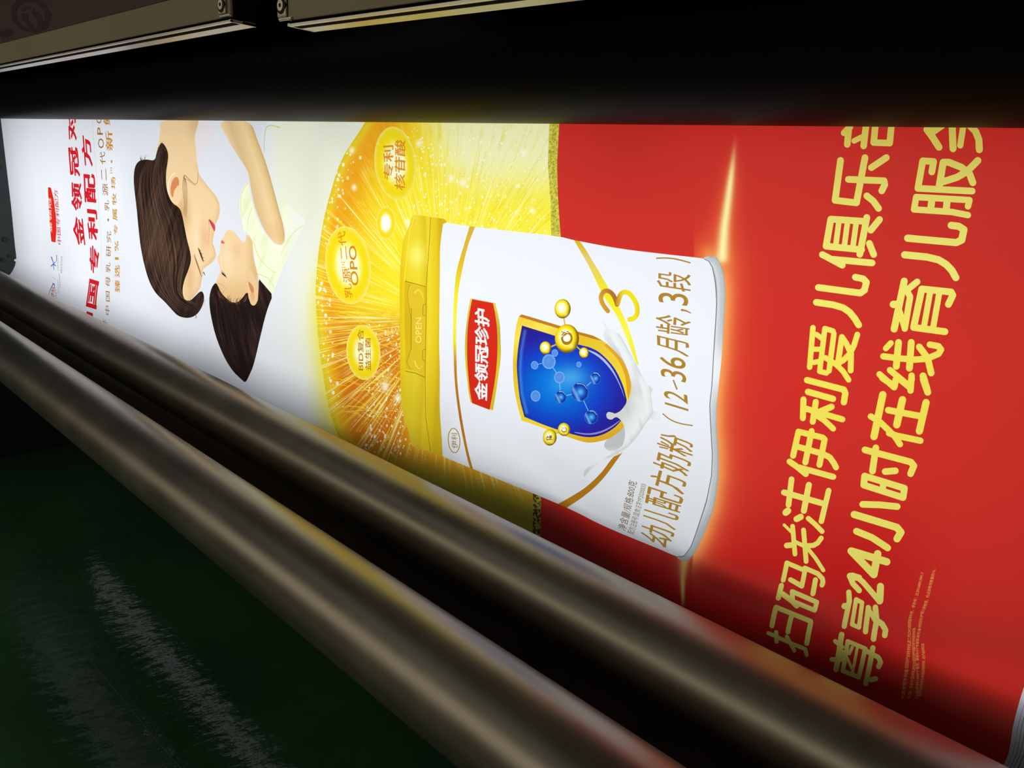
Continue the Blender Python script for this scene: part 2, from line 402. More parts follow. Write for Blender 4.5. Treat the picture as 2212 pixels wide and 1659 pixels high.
# maroon printed film lying over the left panel
ps = empty('printed_sheet', (-1.8, .449, H + .3), 'dim maroon printed sheet with a pair of footprints over the upper left panel', 'print')
e0, e1 = at_y(0, 94, .4488), at_y(362, 0, .4488)
sl = (e1.z - e0.z) / (e1.x - e0.x)
bm = bmesh.new(); box(bm, -3.15, b1.x - .055, .4486, .4492, e0.z + sl * (-3.15 - e0.x), e0.z + sl * (-3.15 - e0.x) + .30, sl)
from_bm('sheet', bm, [M_maroon], ps)
def decal(name, pts, m, y, parent, hole=None):
    bm = bmesh.new()
    P = [at_y(px, py, y) for px, py in pts]
    if hole:
        Q = [at_y(px, py, y) for px, py in hole]
        va = [bm.verts.new(p) for p in P]; vb = [bm.verts.new(p) for p in Q]; n = len(va)
        for k in range(n): bm.faces.new((va[k], va[(k + 1) % n], vb[(k + 1) % n], vb[k]))
    else: bm.faces.new([bm.verts.new(p) for p in P])
    geo = bmesh.ops.extrude_face_region(bm, geom=bm.faces[:])
    bmesh.ops.translate(bm, verts=[g for g in geo['geom'] if isinstance(g, bmesh.types.BMVert)], vec=(0, .0002, 0))
    return from_bm(name, bm, [m], parent)
def ell(cx, cy, rx, ry, n=40, rot=0.0, wob=0.0):
    out = []
    for k in range(n):
        a = 2 * math.pi * k / n; q = 1 + wob * math.sin(9 * a)
        x, y = rx * q * math.cos(a), ry * q * math.sin(a)
        out.append((cx + x * math.cos(rot) - y * math.sin(rot), cy + x * math.sin(rot) + y * math.cos(rot)))
    return out
decal('printed_ring', ell(67, 32, 45, 37, rot=.5, wob=.03), M_maroon2, .4484, ps, hole=ell(66, 33, 31, 28, rot=.5))
decal('printed_footprint', [(46, 31), (52, 28), (59, 32), (60, 39), (62, 47), (70, 55), (75, 62), (74, 68), (69, 67), (62, 60), (54, 50), (46, 42)], M_maroon2, .4482, ps)
decal('printed_footprint', [(67, 25), (75, 24), (84, 28), (90, 36), (91, 46), (92, 57), (92, 65), (86, 66), (82, 58), (81, 47), (78, 38), (70, 32)], M_maroon2, .4482, ps)
for k, (x, y) in enumerate(((49, 22), (54, 20), (60, 17), (66, 16), (73, 19))):
    decal('printed_toe', ell(x, y, 2.4, 3.0, 10), M_maroon2, .4484, ps)
decal('printed_blot', ell(13, 72, 15, 9, 30, rot=-.3, wob=.2), M_maroon2, .4484, ps)
# ================================================================== ARTWORK (traced in photo pixels, laid on the web)
# ---- white ground
def c_white(x, y):
    c = np.zeros(x.shape + (3,)) + rgb(232, 236, 243)
    c = mixc(c, np.zeros_like(c) + rgb(238, 241, 214), sstep(560, 700, x) * (1 - sstep(700, 900, y)) * .8)
    c = mixc(c, np.zeros_like(c) + rgb(232, 228, 120), sstep(652, 705, x - .12 * np.abs(y - 640) * 0) * sstep(500, 700, y) * .55)
    return c * (1 - .05 * vnoise(x, y, 60, 200, 3)[..., None])
ink(None, c_white, motif='white_ground', name='all')
# ---- left lettering
RED = rgb(200, 30, 40); GOLD = rgb(196, 140, 40); GOLD2 = rgb(160, 110, 40)
z7 = Z(60, 360, 4.608); z8 = Z(120, 240, 6.1444)
def chars(seq, col, motif, bold=.012):
    for ch, z, xT, xB, y0, y1, sl, sh in seq: up(ch, z, xT, xB, y0, y1, col, sl=sl, sh=sh, bold=bold, motif=motif)
HL = 'red_heading'
chars([('金', z7, 463, 577, 775, 490, 18, -24), ('领', z7, 437, 552, 435, 150, 14, -12), ('冠', z8, 192, 338, 862, 465, 12, -34), ('对', z8, 155, 292, 385, -10, 8, -22),
       ('中', z7, 560, 668, 1660, 1435, 30, 8), ('国', z7, 580, 682, 1392, 1112, 30, 30), ('专', z7, 620, 714, 1052, 778, 20, -6), ('利', z7, 608, 700, 725, 418, 14, -14),
       ('配', z7, 575, 682, 355, 60, 14, -16), ('方', z8, 375, 495, 728, 318, 14, -34)], RED, HL, bold=.030)
chars([('下', z7, 745, 785, 1560, 1510, 18, 2), ('中', z7, 770, 815, 1470, 1378, 12, 0), ('国', z7, 778, 820, 1338, 1236, 8, 0), ('母', z7, 780, 826, 1190, 1090, 8, 0),
       ('乳', z7, 780, 826, 1052, 948, 6, 0), ('研', z7, 782, 828, 895, 785, 4, 0), ('究', z7, 783, 828, 755, 640, 4, -4), ('·', z7, 788, 804, 545, 515, 0, 0),
       ('乳', z7, 762, 808, 440, 330, 4, -6), ('源', z7, 742, 796, 288, 165, 4, -4), ('二', z7, 732, 780, 135, 18, 2, -6), ('代', z8, 588, 658, 705, 535, 4, -8),
       ('O', z8, 562, 636, 494, 360, 2, -4), ('P', z8, 552, 620, 312, 212, 2, -4), ('O', z8, 538, 604, 165, 40, 2, -4)], GOLD2, 'gold_lines', bold=.006)
chars([('臻', z7, 874, 926, 1245, 1125, 8, -4), ('选', z7, 868, 918, 1100, 975, 6, 0), ('1', z7, 868, 905, 925, 900, 4, 0), ('%', z7, 862, 902, 842, 735, 4, 0),
       ('专', z7, 852, 892, 680, 572, 4, 0), ('属', z7, 842, 890, 535, 420, 4, -4), ('牧', z7, 836, 884, 380, 258, 4, -4), ('场', z7, 826, 874, 222, 100, 4, -4),
       ('[2]', z7, 818, 838, 68, 8, 0, -2), ('·', z8, 728, 750, 692, 645, 0, 0), ('新', z8, 662, 762, 522, 258, 4, -14), ('鲜', z8, 632, 726, 186, -60, 4, -14)], GOLD, 'gold_lines', bold=.014)
ink(stroke(zp(z8, [(490, 130), (600, 1659)]) + [(220, 590)], .55), rgb(205, 200, 130), motif='gold_lines')
# small badge, partner marks
ink([smooth(zp(z7, [(205, 205), (237, 210), (264, 330), (284, 500), (292, 640), (284, 755), (240, 745), (222, 600), (209, 400)]), 0)], rgb(214, 42, 30), motif='small_badge')
up('金领冠', z7, 214, 246, 655, 308, rgb(250, 240, 240), sl=6, sh=-8, bold=.0, motif='small_badge')
up('中国专利配方', z7, 306, 338, 772, 225, rgb(196, 60, 70), sl=6, sh=-46, motif='small_badge', bold=.01)
ink(stroke(zp(z7, [(242, 900), (262, 950), (268, 1025)]), 2.2, 1.2) + stroke(zp(z7, [(286, 985), (262, 970), (240, 990)]), 2.0) + stroke(zp(z7, [(268, 965), (286, 948)]), 1.5), rgb(60, 100, 190), motif='partner_marks')
ink(stroke(zp(z7, [(204, 1290), (222, 1230), (246, 1185), (262, 1165)]), .8, 1.6) + stroke(zp(z7, [(250, 1163), (268, 1172), (266, 1200), (252, 1222)]), 1.6, .6), rgb(40, 50, 150), motif='partner_marks')
up('伊利', z7, 222, 262, 1300, 1200, rgb(190, 40, 60), sl=4, sh=14, motif='partner_marks', bold=.01)
ink(stroke(zp(z7, [(248, 1095), (285, 1130)]), .5), rgb(120, 130, 140), motif='partner_marks')
ink(stroke(zp(z7, [(297, 880), (297, 940)]), 1.4), rgb(90, 95, 100), motif='partner_marks')
for a, b, c, d, t in ((304, 316, 1035, 905, '北京合作伙伴'), (336, 352, 1060, 890, '国家队合作伙伴'), (318, 330, 1210, 1062, '中国运动营养'), (300, 312, 1262, 1120, '合作伙伴标识'), (268, 288, 1325, 1215, '乳业合作')):
    up(t, z7, a, b, c, d, rgb(120, 128, 135), sl=3, motif='partner_marks')
# ---- portrait: mother bending over a child, upside down in the print
zq = Z(260, 240, 2.676); zf = Z(360, 360, 5.53)
SK = rgb(236, 205, 160)
ink([zp(zq, [(825, 60), (1110, 60), (1130, 300), (1110, 560), (1040, 700), (1000, 790), (960, 700), (925, 600), (890, 450), (850, 330), (822, 230)])], rgb(236, 240, 212), alpha=lambda x, y: (1 - sstep(640, 690, x)) * sstep(566, 606, x) * .7, motif='portrait')
ink(stroke(smooth(zp(zq, [(920, 95), (870, 80), (842, 90), (832, 150), (832, 240)]), 2), 2.2, 1.2), rgb(200, 200, 90), alpha=.8, motif='portrait')
ink([smooth(zp(zq, [(455, 60), (560, 62), (520, 170), (460, 270), (440, 290), (436, 130)]), 1, True)], rgb(240, 222, 225), alpha=.55, motif='portrait')
FACE = [zq(228, 40), zq(458, 40), zq(444, 100), zq(430, 135), zq(440, 260)] + zp(zf, [(375, 0), (384, 80), (420, 140), (500, 240), (590, 350), (630, 440), (637, 510), (628, 590), (600, 655), (577, 700), (574, 770), (566, 800), (552, 880), (550, 930), (570, 970), (586, 1020), (588, 1075), (565, 1125), (500, 1178), (450, 1210), (428, 1240), (436, 1290), (420, 1340), (412, 1420), (385, 1480), (340, 1540), (280, 1610), (230, 1600), (150, 1400), (100, 900), (0, 500), (-60, 100), (-150, -100)]) + [zq(228, 150)]
def c_face(x, y):
    d = pl_dist(x, y, zp(zf, [(375, 0), (420, 140), (590, 350), (635, 480), (600, 655), (560, 830), (588, 1060), (430, 1240), (400, 1450), (280, 1610)]))
    c = np.zeros(x.shape + (3,)) + rgb(240, 208, 160)
    c = mixc(c, np.zeros_like(c) + rgb(216, 178, 128), np.exp(-(np.abs(d) / 5) ** 2) * .5)
    c = mixc(c, np.zeros_like(c) + rgb(206, 168, 110), sstep(0, 1, 1 - np.hypot((x - 395) / 26, (y - 462) / 60)) * .8)
    c = mixc(c, np.zeros_like(c) + rgb(190, 158, 105), (1 - sstep(262, 330, y)) * sstep(395, 425, x) * .4)
    c = mixc(c, np.zeros_like(c) + rgb(228, 150, 120), np.exp(-(((x - 441) / 13) ** 2 + ((y - 512) / 26) ** 2)) * .38)
    c = mixc(c, np.zeros_like(c) + rgb(250, 228, 190), np.exp(-(((x - 425) / 9) ** 2 + ((y - 520) / 60) ** 2)) * .6)
    return mixc(c, np.zeros_like(c) + rgb(214, 165, 110), np.exp(-(((x - 412) / 9) ** 2 + ((y - 600) / 40) ** 2)) * .45)
ink([smooth(FACE, 1, True)], c_face, motif='portrait', name='face')
# ear, stray curl
ink([smooth(zp(zf, [(100, 65), (45, 110), (10, 240), (18, 340), (60, 400), (120, 460), (165, 420), (185, 300), (200, 180), (170, 95)]), 2, True)], rgb(243, 205, 160), motif='portrait')
ink([smooth(zp(zf, [(120, 115), (70, 150), (42, 250), (50, 340), (75, 380), (85, 300), (110, 250), (150, 230), (150, 150)]), 2, True)], rgb(212, 128, 78), alpha=.9, motif='portrait')
ink([smooth(zp(zf, [(150, 215), (110, 250), (100, 300), (120, 345), (150, 290), (165, 240)]), 2, True)], rgb(240, 205, 155), motif='portrait')
ink(stroke(smooth(zp(zf, [(22, 330), (14, 220), (45, 120), (100, 75)]), 1), 1.8), rgb(253, 240, 220), motif='portrait')
for k in range(7):
    o = k * 9
    ink(stroke(smooth(zp(zf, [(210 + o * .3, 100 + o), (190 + o, 200), (196 + o, 330), (215 + o * .6, 450), (200 + o * .7, 560 + 10 * k)]), 2), .9, .4, n=3), rgb(130, 96, 58), alpha=.75, motif='portrait')
ink(stroke(smooth(zp(zf, [(215, 100), (270, 150), (340, 215), (365, 200), (378, 140), (376, 60)]), 2), 1.1, .5, n=3), rgb(95, 70, 48), motif='portrait')
ink(stroke(smooth(zp(zf, [(200, 130), (260, 160), (330, 222), (355, 225)]), 2), .9, .4, n=3), rgb(110, 80, 50), motif='portrait')
# lips, eye, brow, smile line, nostril
ink([smooth(zp(zf, [(498, 618), (530, 640), (572, 690), (582, 720), (574, 778), (556, 750), (520, 680)]), 1, True)], rgb(214, 72, 88), motif='portrait')
ink(stroke(smooth(zp(zf, [(505, 640), (545, 700), (570, 770)]), 1), .9, n=3), rgb(150, 40, 50), alpha=.7, motif='portrait')
ink(stroke(smooth(zp(zf, [(500, 640), (512, 760), (500, 880), (485, 960)]), 2), 1.6, .6), rgb(206, 160, 115), alpha=.7, motif='portrait')
ink([smooth(zp(zf, [(372, 955), (400, 1000), (420, 1045), (446, 1140), (436, 1138), (408, 1075), (385, 1010)]), 1, True)], rgb(96, 58, 44), motif='portrait')
for a, b in (((400, 1000), (412, 1004)), ((415, 1040), (430, 1042)), ((425, 1085), (444, 1090)), ((434, 1120), (452, 1126))): ink(stroke(zp(zf, [a, b]), .8, n=3), rgb(80, 50, 40), motif='portrait')
ink([smooth(zp(zf, [(325, 1020), (350, 1090), (395, 1210), (422, 1335), (410, 1310), (372, 1200), (340, 1110)]), 1, True)], rgb(150, 104, 72), alpha=.85, motif='portrait')
ink(stroke(zp(zf, [(440, 1262), (458, 1300)]), 2.2, .8), rgb(70, 55, 60), motif='portrait')
ink(stroke(zp(zf, [(550, 935), (560, 965)]), 1.2), rgb(200, 120, 90), alpha=.8, motif='portrait')
# mother's hair
HM = zp(zq, [(238, 178), (222, 200), (208, 240), (198, 288), (150, 278), (110, 285), (86, 318), (78, 380), (82, 450), (96, 560), (106, 680), (122, 820), (145, 930), (170, 1005), (205, 1060), (255, 1100), (300, 1145), (340, 1185), (395, 1198), (440, 1183), (470, 1140), (486, 1085), (478, 1045), (462, 1040), (430, 1075), (405, 1098), (375, 1090), (362, 1040), (372, 980), (395, 920), (412, 860), (402, 800), (385, 740), (372, 670), (358, 600), (345, 560), (300, 532), (278, 490), (264, 440), (262, 360), (272, 300), (278, 250), (262, 205)])
HMs = smooth(HM, 2, True)
def c_hair(x, y):
    v = vnoise(x + .25 * y, y * .10, 4, 7, 11) * .6 + vnoise(x, y, 26, 60, 12) * .4
    c = ramp(v, [(0, rgb(24, 16, 14)), (.45, rgb(44, 31, 26)), (.75, rgb(66, 47, 37)), (1, rgb(92, 68, 52))])
    hl = np.exp(-(((x - 330) / 20) ** 2 + ((y - 500) / 80) ** 2)) * .35
    return mixc(c, np.zeros_like(c) + rgb(140, 110, 88), hl)
ink([HMs], c_hair, motif='portrait', name='hair')
L0 = np.array(zp(zq, [(150, 300), (96, 400), (108, 560), (118, 700), (135, 850), (165, 960), (215, 1050), (290, 1120), (360, 1175)]))
L1 = np.array(zp(zq, [(255, 210), (250, 360), (285, 520), (345, 600), (372, 720), (390, 850), (360, 960), (350, 1060), (450, 1120)]))
for k in range(130):
    s = rnd.random(); q = smooth(L0 * (1 - s) + L1 * s + RN.randn(1, 2) * 1.5, 2); a = rnd.randint(0, len(q) - 12); b = min(len(q), a + rnd.randint(9, 20))
    ws = np.sin(np.linspace(.15, math.pi - .1, b - a)) * rnd.uniform(.8, 1.9)
    ink([ribbon(q[a:b], ws)], rnd.choice([rgb(112, 82, 62), rgb(92, 66, 50), rgb(26, 18, 16), rgb(34, 24, 20), rgb(138, 108, 84)]), alpha=.42, motif='portrait', clip='hair')
for k in range(26):    # wisps at the nape and brow
    a = zq(*rnd.choice([(235, 190), (215, 215), (262, 230), (140, 280), (120, 285), (465, 1060), (478, 1090), (440, 1180)]))
    an = rnd.uniform(-2.4, -.8) if a[1] < 500 else rnd.uniform(.2, 2.2); L = rnd.uniform(5, 13)
    ink(stroke([a, (a[0] + L * .5 * math.cos(an), a[1] + L * .5 * math.sin(an)), (a[0] + L * math.cos(an + .3), a[1] + L * math.sin(an + .3))], 1.1, .3, n=3), rgb(90, 66, 48), alpha=.6, motif='portrait')
# mother's arm
ARM = smooth(zp(zq, [(560, 50), (752, 50), (790, 160), (832, 270), (858, 350), (886, 450), (912, 550), (940, 650), (952, 720), (945, 765), (920, 776), (880, 755), (835, 695), (800, 620), (775, 550), (760, 480), (748, 400), (735, 342), (690, 275), (650, 215), (610, 145)]), 2, True)
def c_arm(x, y):
    d = np.abs(pl_dist(x, y, zp(zq, [(752, 50), (832, 270), (886, 450), (940, 650), (952, 740)])))
    c = ramp(d, [(0, rgb(205, 170, 110)), (7, rgb(228, 196, 135)), (20, rgb(240, 212, 160)), (45, rgb(222, 190, 138)), (60, rgb(240, 210, 165))])
    return mixc(c, np.zeros_like(c) + rgb(235, 180, 120), np.exp(-(((x - 600) / 25) ** 2 + ((y - 500) / 20) ** 2)) * .4)
ink([ARM], c_arm, motif='portrait', name='arm')
# child's shirt
SH = zp(zq, [(738, 405), (706, 440), (690, 500), (688, 560), (700, 630), (712, 690), (722, 705), (725, 690), (745, 715), (760, 745), (768, 800), (778, 860), (795, 930), (808, 975), (845, 1020), (885, 1062), (900, 1010), (935, 915), (985, 800), (1050, 690), (1075, 640), (1000, 560), (930, 520), (945, 650), (958, 720), (950, 770), (920, 782), (876, 760), (828, 700), (790, 625), (765, 545), (750, 470)])
def c_shirt(x, y):
    c = np.zeros(x.shape + (3,)) + rgb(242, 245, 214)
    f = vnoise(x + y * .4, y, 9, 40, 21); c = mixc(c, np.zeros_like(c) + rgb(222, 230, 170), sstep(.55, .95, f) * .55)
    return mixc(c, np.zeros_like(c) + rgb(236, 240, 232), sstep(600, 655, x))
ink([smooth(SH, 1, True)], c_shirt, motif='portrait', name='shirt')
for q in ([(735, 415), (700, 470), (694, 540), (704, 620)], [(770, 760), (800, 850), (850, 900), (880, 930), (905, 932)], [(790, 940), (850, 960), (880, 1000), (893, 1030)], [(760, 560), (738, 620), (735, 690)], [(1060, 660), (1000, 700), (960, 760), (930, 830)]):
    ink(stroke(smooth(zp(zq, q), 2), 2.0, .8), rgb(205, 212, 110), alpha=.6, motif='portrait')
# child's head
BB = zp(zf, [(742, 748), (700, 785), (676, 845), (652, 872), (640, 918), (636, 985), (640, 1030), (618, 1055), (603, 1090), (610, 1140), (636, 1190), (642, 1245), (620, 1300), (596, 1350), (570, 1430), (560, 1500), (600, 1659), (1000, 1700), (1090, 1659), (1102, 1480), (1095, 1330), (1075, 1240), (1050, 1150), (1032, 1050), (1028, 940), (1022, 880), (985, 830), (950, 805), (945, 895), (920, 905), (880, 870), (830, 805), (790, 765)])
def c_baby(x, y):
    c = np.zeros(x.shape + (3,)) + rgb(240, 208, 158)
    c = mixc(c, np.zeros_like(c) + rgb(247, 222, 182), np.exp(-(((x - 492) / 14) ** 2 + ((y - 560) / 40) ** 2)) * .8)
    c = mixc(c, np.zeros_like(c) + rgb(210, 170, 105), sstep(525, 552, x) * (1 - sstep(590, 620, y)) * .6)
    c = mixc(c, np.zeros_like(c) + rgb(228, 160, 118), np.exp(-(((x - 510) / 12) ** 2 + ((y - 540) / 16) ** 2)) * .25)
    return mixc(c, np.zeros_like(c) + rgb(225, 178, 120), sstep(585, 640, y) * .6)
ink([smooth(BB, 1, True)], c_baby, motif='portrait', name='baby')
ink([smooth(zp(zf, [(655, 872), (672, 885), (698, 916), (668, 922), (645, 912)]), 1, True)], rgb(218, 110, 96), motif='portrait')
ink([smooth(zp(zf, [(648, 1255), (672, 1268), (700, 1300), (712, 1330), (690, 1310), (660, 1290)]), 1, True)], rgb(70, 50, 48), motif='portrait')
ink(stroke(zp(zf, [(655, 1245), (690, 1275), (715, 1335)]), .8, n=3), rgb(120, 80, 60), alpha=.8, motif='portrait')
ink(stroke(zp(zf, [(645, 1060), (652, 1150), (662, 1230)]), 1.6, .8), rgb(252, 236, 208), alpha=.7, motif='portrait')
ink(stroke(smooth(zp(zf, [(600, 1400), (640, 1400), (690, 1440), (700, 1470)]), 1), 2.2, .8), rgb(200, 165, 110), alpha=.55, motif='portrait')
HB = zp(zq, [(548, 990), (525, 1020), (512, 1070), (512, 1130), (524, 1210), (542, 1290), (572, 1370), (606, 1440), (650, 1505), (700, 1552), (724, 1572), (745, 1530), (768, 1480), (790, 1400), (812, 1310), (838, 1200), (858, 1130), (884, 1065), (850, 1025), (815, 985), (800, 968), (800, 1040), (795, 1110), (765, 1120), (742, 1090), (736, 1040), (700, 1085), (672, 1108), (635, 1105), (600, 1075), (575, 1045), (562, 1010)])
def c_bhair(x, y):
    v = vnoise(x - .3 * y, y * .12, 4, 7, 15) * .6 + vnoise(x, y, 24, 40, 16) * .4
    return ramp(v, [(0, rgb(24, 16, 15)), (.5, rgb(38, 26, 24)), (.8, rgb(56, 38, 32)), (1, rgb(76, 52, 42))])
ink([smooth(HB, 1, True)], c_bhair, motif='portrait', name='bhair')
TIP = np.array(zq(735, 1590))
for k in range(90):
    t = rnd.random(); a = np.array(zq(530 + 330 * t, 1040 + 90 * math.sin(t * 2.4))); u0 = rnd.uniform(.0, .5); u1 = u0 + rnd.uniform(.2, .45)
    side = (.5 - t) * 46; f = lambda u: a + (TIP - a) * u + np.array((-side * math.sin(u * math.pi), 0))
    ink([ribbon(np.array([f(u0 + (u1 - u0) * q / 8) for q in range(9)]), np.sin(np.linspace(.1, 3.04, 9)) * rnd.uniform(.8, 1.8))], rnd.choice([rgb(96, 68, 54), rgb(20, 13, 12), rgb(70, 48, 40), rgb(24, 16, 15)]), alpha=.42, motif='portrait', clip='bhair')
for k in range(34):   # fringe over the forehead
    t = rnd.random(); a = np.array(zq(565 + 165 * t, 1060 + 45 * math.sin(t * 2.6))); an = rnd.uniform(-2.5, -1.7) + t * .9; L = rnd.uniform(6, 15)
    ink(stroke([a + (0, 4), a + np.array((math.cos(an), math.sin(an))) * L * .5, a + np.array((math.cos(an + .4), math.sin(an + .4))) * L], 1.4, .3, n=3), rgb(110, 72, 50), alpha=.6, motif='portrait')
ink([smooth(zp(zf, [(975, 1225), (1010, 1240), (1060, 1330), (1092, 1440), (1092, 1560), (1075, 1640), (1040, 1665), (1000, 1640), (985, 1560), (968, 1480), (968, 1350)]), 2, True)], rgb(238, 200, 150), motif='portrait')
ink([smooth(zp(zf, [(972, 1360), (1010, 1400), (1040, 1440), (1045, 1520), (1020, 1560), (1005, 1480), (985, 1440)]), 2, True)], rgb(196, 130, 82), alpha=.85, motif='portrait')
ink([smooth(zp(zf, [(1000, 1500), (1045, 1500), (1060, 1570), (1030, 1620), (1005, 1580)]), 2, True)], rgb(228, 178, 130), alpha=.9, motif='portrait')
# ---- gold star burst
ARC = crv([(800, 240), (784.6, 270.6), (739.6, 342), (713, 419), (694.5, 499), (682.5, 605), (682.7, 670), (691, 775), (709, 880), (725, 928), (760, 1020), (800, 1120)], False, 4)
GP = np.vstack([ARC, [(900, 1400)], [(2650, 2200)], [(2650, 215)]])
CB = (960.0, 690.0)
def c_gold(x, y):
    d = pl_dist(x, y, ARC); d = np.abs(d)
    c = ramp(d, [(0, rgb(226, 200, 40)), (10, rgb(238, 200, 44)), (22, rgb(240, 170, 34)), (45, rgb(238, 164, 24)), (90, rgb(246, 206, 34)), (150, rgb(250, 230, 44)), (400, rgb(250, 238, 60))])
    low = sstep(640, 760, y); c = mixc(c, np.zeros_like(c) + rgb(216, 122, 22), low * sstep(18, 45, d) * (1 - .35 * sstep(840, 900, x)))
    tr = sstep(880, 1000, x + (300 - y) * .3) * (1 - sstep(330, 470, y)); c = mixc(c, np.zeros_like(c) + rgb(246, 248, 208), tr * .9)
    an = np.arctan2(y - CB[1], x - CB[0]); r = np.hypot(x - CB[0], y - CB[1])
    n = vnoise(an * 140, r, 1.0, 60, 31); c = mixc(c, np.zeros_like(c) + rgb(255, 252, 150), sstep(.55, .95, n) * (.35 + .4 * low) * sstep(20, 60, d))
    n2 = vnoise(an * 190 + 7, r, 1.0, 45, 33); c = mixc(c, np.zeros_like(c) + rgb(232, 196, 10), sstep(.6, .95, n2) * .45 * (1 - tr * .4) * (1 - low))
    bot = sstep(930, 1010, y - (x - 780) * .28); c = mixc(c, np.zeros_like(c) + rgb(198, 186, 60), bot * .9)
    return c
ink([GP], c_gold, motif='gold_starburst', name='gold')
ink(None, rgb(242, 228, 70), alpha=lambda x, y: np.where(x < 790, .75 * np.exp(-np.abs(pl_dist(x, y, ARC)) / 14) * sstep(520, 720, y), 0) * (pl_dist(x, y, ARC) < 0 if pl_dist(np.array([500.]), np.array([600.]), ARC)[0] < 0 else pl_dist(x, y, ARC) > 0), clip='all', box_=(600, 250, 800, 960))
for k in range(620):     # rays
    an = rnd.uniform(math.pi * .62, math.pi * 2.02); r0 = rnd.uniform(80, 260); r1 = r0 + rnd.uniform(40, 190)
    c, s = math.cos(an), math.sin(an); w = rnd.uniform(.5, 1.6)
    a = np.array((CB[0] + r0 * c, CB[1] + r0 * s)); b = np.array((CB[0] + r1 * c, CB[1] + r1 * s)); n = np.array((-s, c)) * w
    ink([np.array([a, (a + b) / 2 + n, b, (a + b) / 2 - n])], rnd.choice([rgb(255, 250, 140), rgb(255, 244, 90), rgb(252, 250, 200), rgb(246, 214, 30)]), alpha=rnd.uniform(.35, .8), motif=None, clip='gold')
for k in range(50):      # crossing threads in the lower left
    x, y = rnd.uniform(700, 800), rnd.uniform(640, 900); an = rnd.uniform(-.35, .5); L = rnd.uniform(30, 110)
    ink([ribbon(smooth([(x, y), (x + L * .5 * math.cos(an), y + L * .5 * math.sin(an)), (x + L * math.cos(an + .15), y + L * math.sin(an + .15))], 1), [.2, .8, 1.2, 1.2, .8, .2])], rgb(255, 236, 80), alpha=.7, clip='gold')
for k in range(900):     # sparks
    if k < 160:
        t = rnd.random(); q = ARC[int(8 + t * (len(ARC) - 20))]; x, y = q[0] + rnd.gauss(16, 12), q[1] + rnd.uniform(-12, 12)
    elif k < 640: x, y = rnd.uniform(880, 1186), rnd.uniform(275, 512)
    else: x, y = rnd.uniform(790, 880), rnd.uniform(700, 980)
    r = rnd.choice([.7, .8, .9, 1.2, 1.6, 2.2] + ([3.0] if k < 160 else []))
    ink([oval(x, y, r, r * 1.5, 8)], rgb(255, 255, 225), alpha=rnd.uniform(.6, 1), clip='gold')
for x, y, r in ((833, 835, 13), (905, 310, 9), (1068, 500, 8), (1150, 455, 8), (760, 325, 8), (765, 405, 8), (880, 480, 8), (1000, 395, 10), (975, 385, 8), (862, 860, 10), (1130, 330, 9)):
    ink([oval(x, y, r * 1.6, r * 1.9, 20)], rgb(255, 255, 235), alpha=lambda X, Y, x=x, y=y, r=r: .9 * np.exp(-((X - x) ** 2 + ((Y - y) * .8) ** 2) / (r * .7) ** 2), clip='gold')
# speckled edge strips
ink([smooth([(1187.5, 240), (1186.5, 273), (1183.5, 353), (1189, 430), (1191, 512), (1191, 560), (1215, 560), (1211, 512), (1205, 420), (1203.6, 353), (1207.6, 273), (1208, 240)], 0)],
    lambda x, y: ramp(vnoise(x, y, 2.2, 2.6, 41), [(0, rgb(150, 140, 50)), (.5, rgb(204, 196, 66)), (1, rgb(228, 224, 96))]), clip='gold', name='gstrip')
# bubbles
def bubble(cx, cy, rx, ry, rot, core=rgb(254, 252, 205), edge=rgb(248, 222, 24)):
    P = oval(cx, cy, rx, ry, 48, rot); q = lambda x, y: np.hypot(((x - cx) * math.cos(rot) + (y - cy) * math.sin(rot)) / rx, (-(x - cx) * math.sin(rot) + (y - cy) * math.cos(rot)) / ry)
    def col(x, y):
        f = q(x, y) + .1 * vnoise(np.arctan2(y - cy, x - cx) * 30, q(x, y) * 3, 1, 1, 9) - .05
        return ramp(f, [(0, core), (.42, core), (.68, edge), (.85, edge * .98), (1, rgb(244, 228, 100))])
    ink([P], col, motif='gold_starburst'); ink(stroke(np.vstack([P, P[:1]]), 1.3, n=3), rgb(250, 236, 130), alpha=.85)
bubble(853.6, 353, 44, 79, -.10); bubble(751.5, 573, 48, 84, -.12); bubble(833.7, 481.5, 20, 35, 0, core=rgb(255, 255, 245)); bubble(784, 761.5, 37, 59, -.06)
BT = rgb(222, 148, 28)
text('专利', [(0, (849, 387), (829, 389)), (1, (850, 313), (827, 315))], BT, bold=.016, motif='gold_starburst'); text('核苷酸', [(0, (875, 413), (852, 408)), (1, (876, 303), (853, 300))], BT, bold=.016, motif='gold_starburst')
text('乳源', [(0, (762, 644), (746, 645)), (1, (756, 578), (738, 580))], BT, bold=.010, motif='gold_starburst'); text('[1]', [(0, (746, 578), (738, 578)), (1, (745, 566), (737, 566))], BT, motif='gold_starburst')
text('二代', [(0, (752, 560), (735, 562)), (1, (746, 499), (729, 500))], BT, bold=.010, motif='gold_starburst'); text('OPO', [(0, (775, 618), (758, 616)), (1, (769, 530), (753, 531))], BT * .96, bold=.016, res=5, motif='gold_starburst')
text('BID复合', [(0, (784, 801), (771, 800)), (1, (785, 711), (771, 712))], rgb(190, 130, 30), bold=.012, motif='gold_starburst'); text('益生菌', [(0, (801, 801), (787.5, 800)), (1, (800, 729), (788, 730))], rgb(190, 130, 30), bold=.012, motif='gold_starburst')
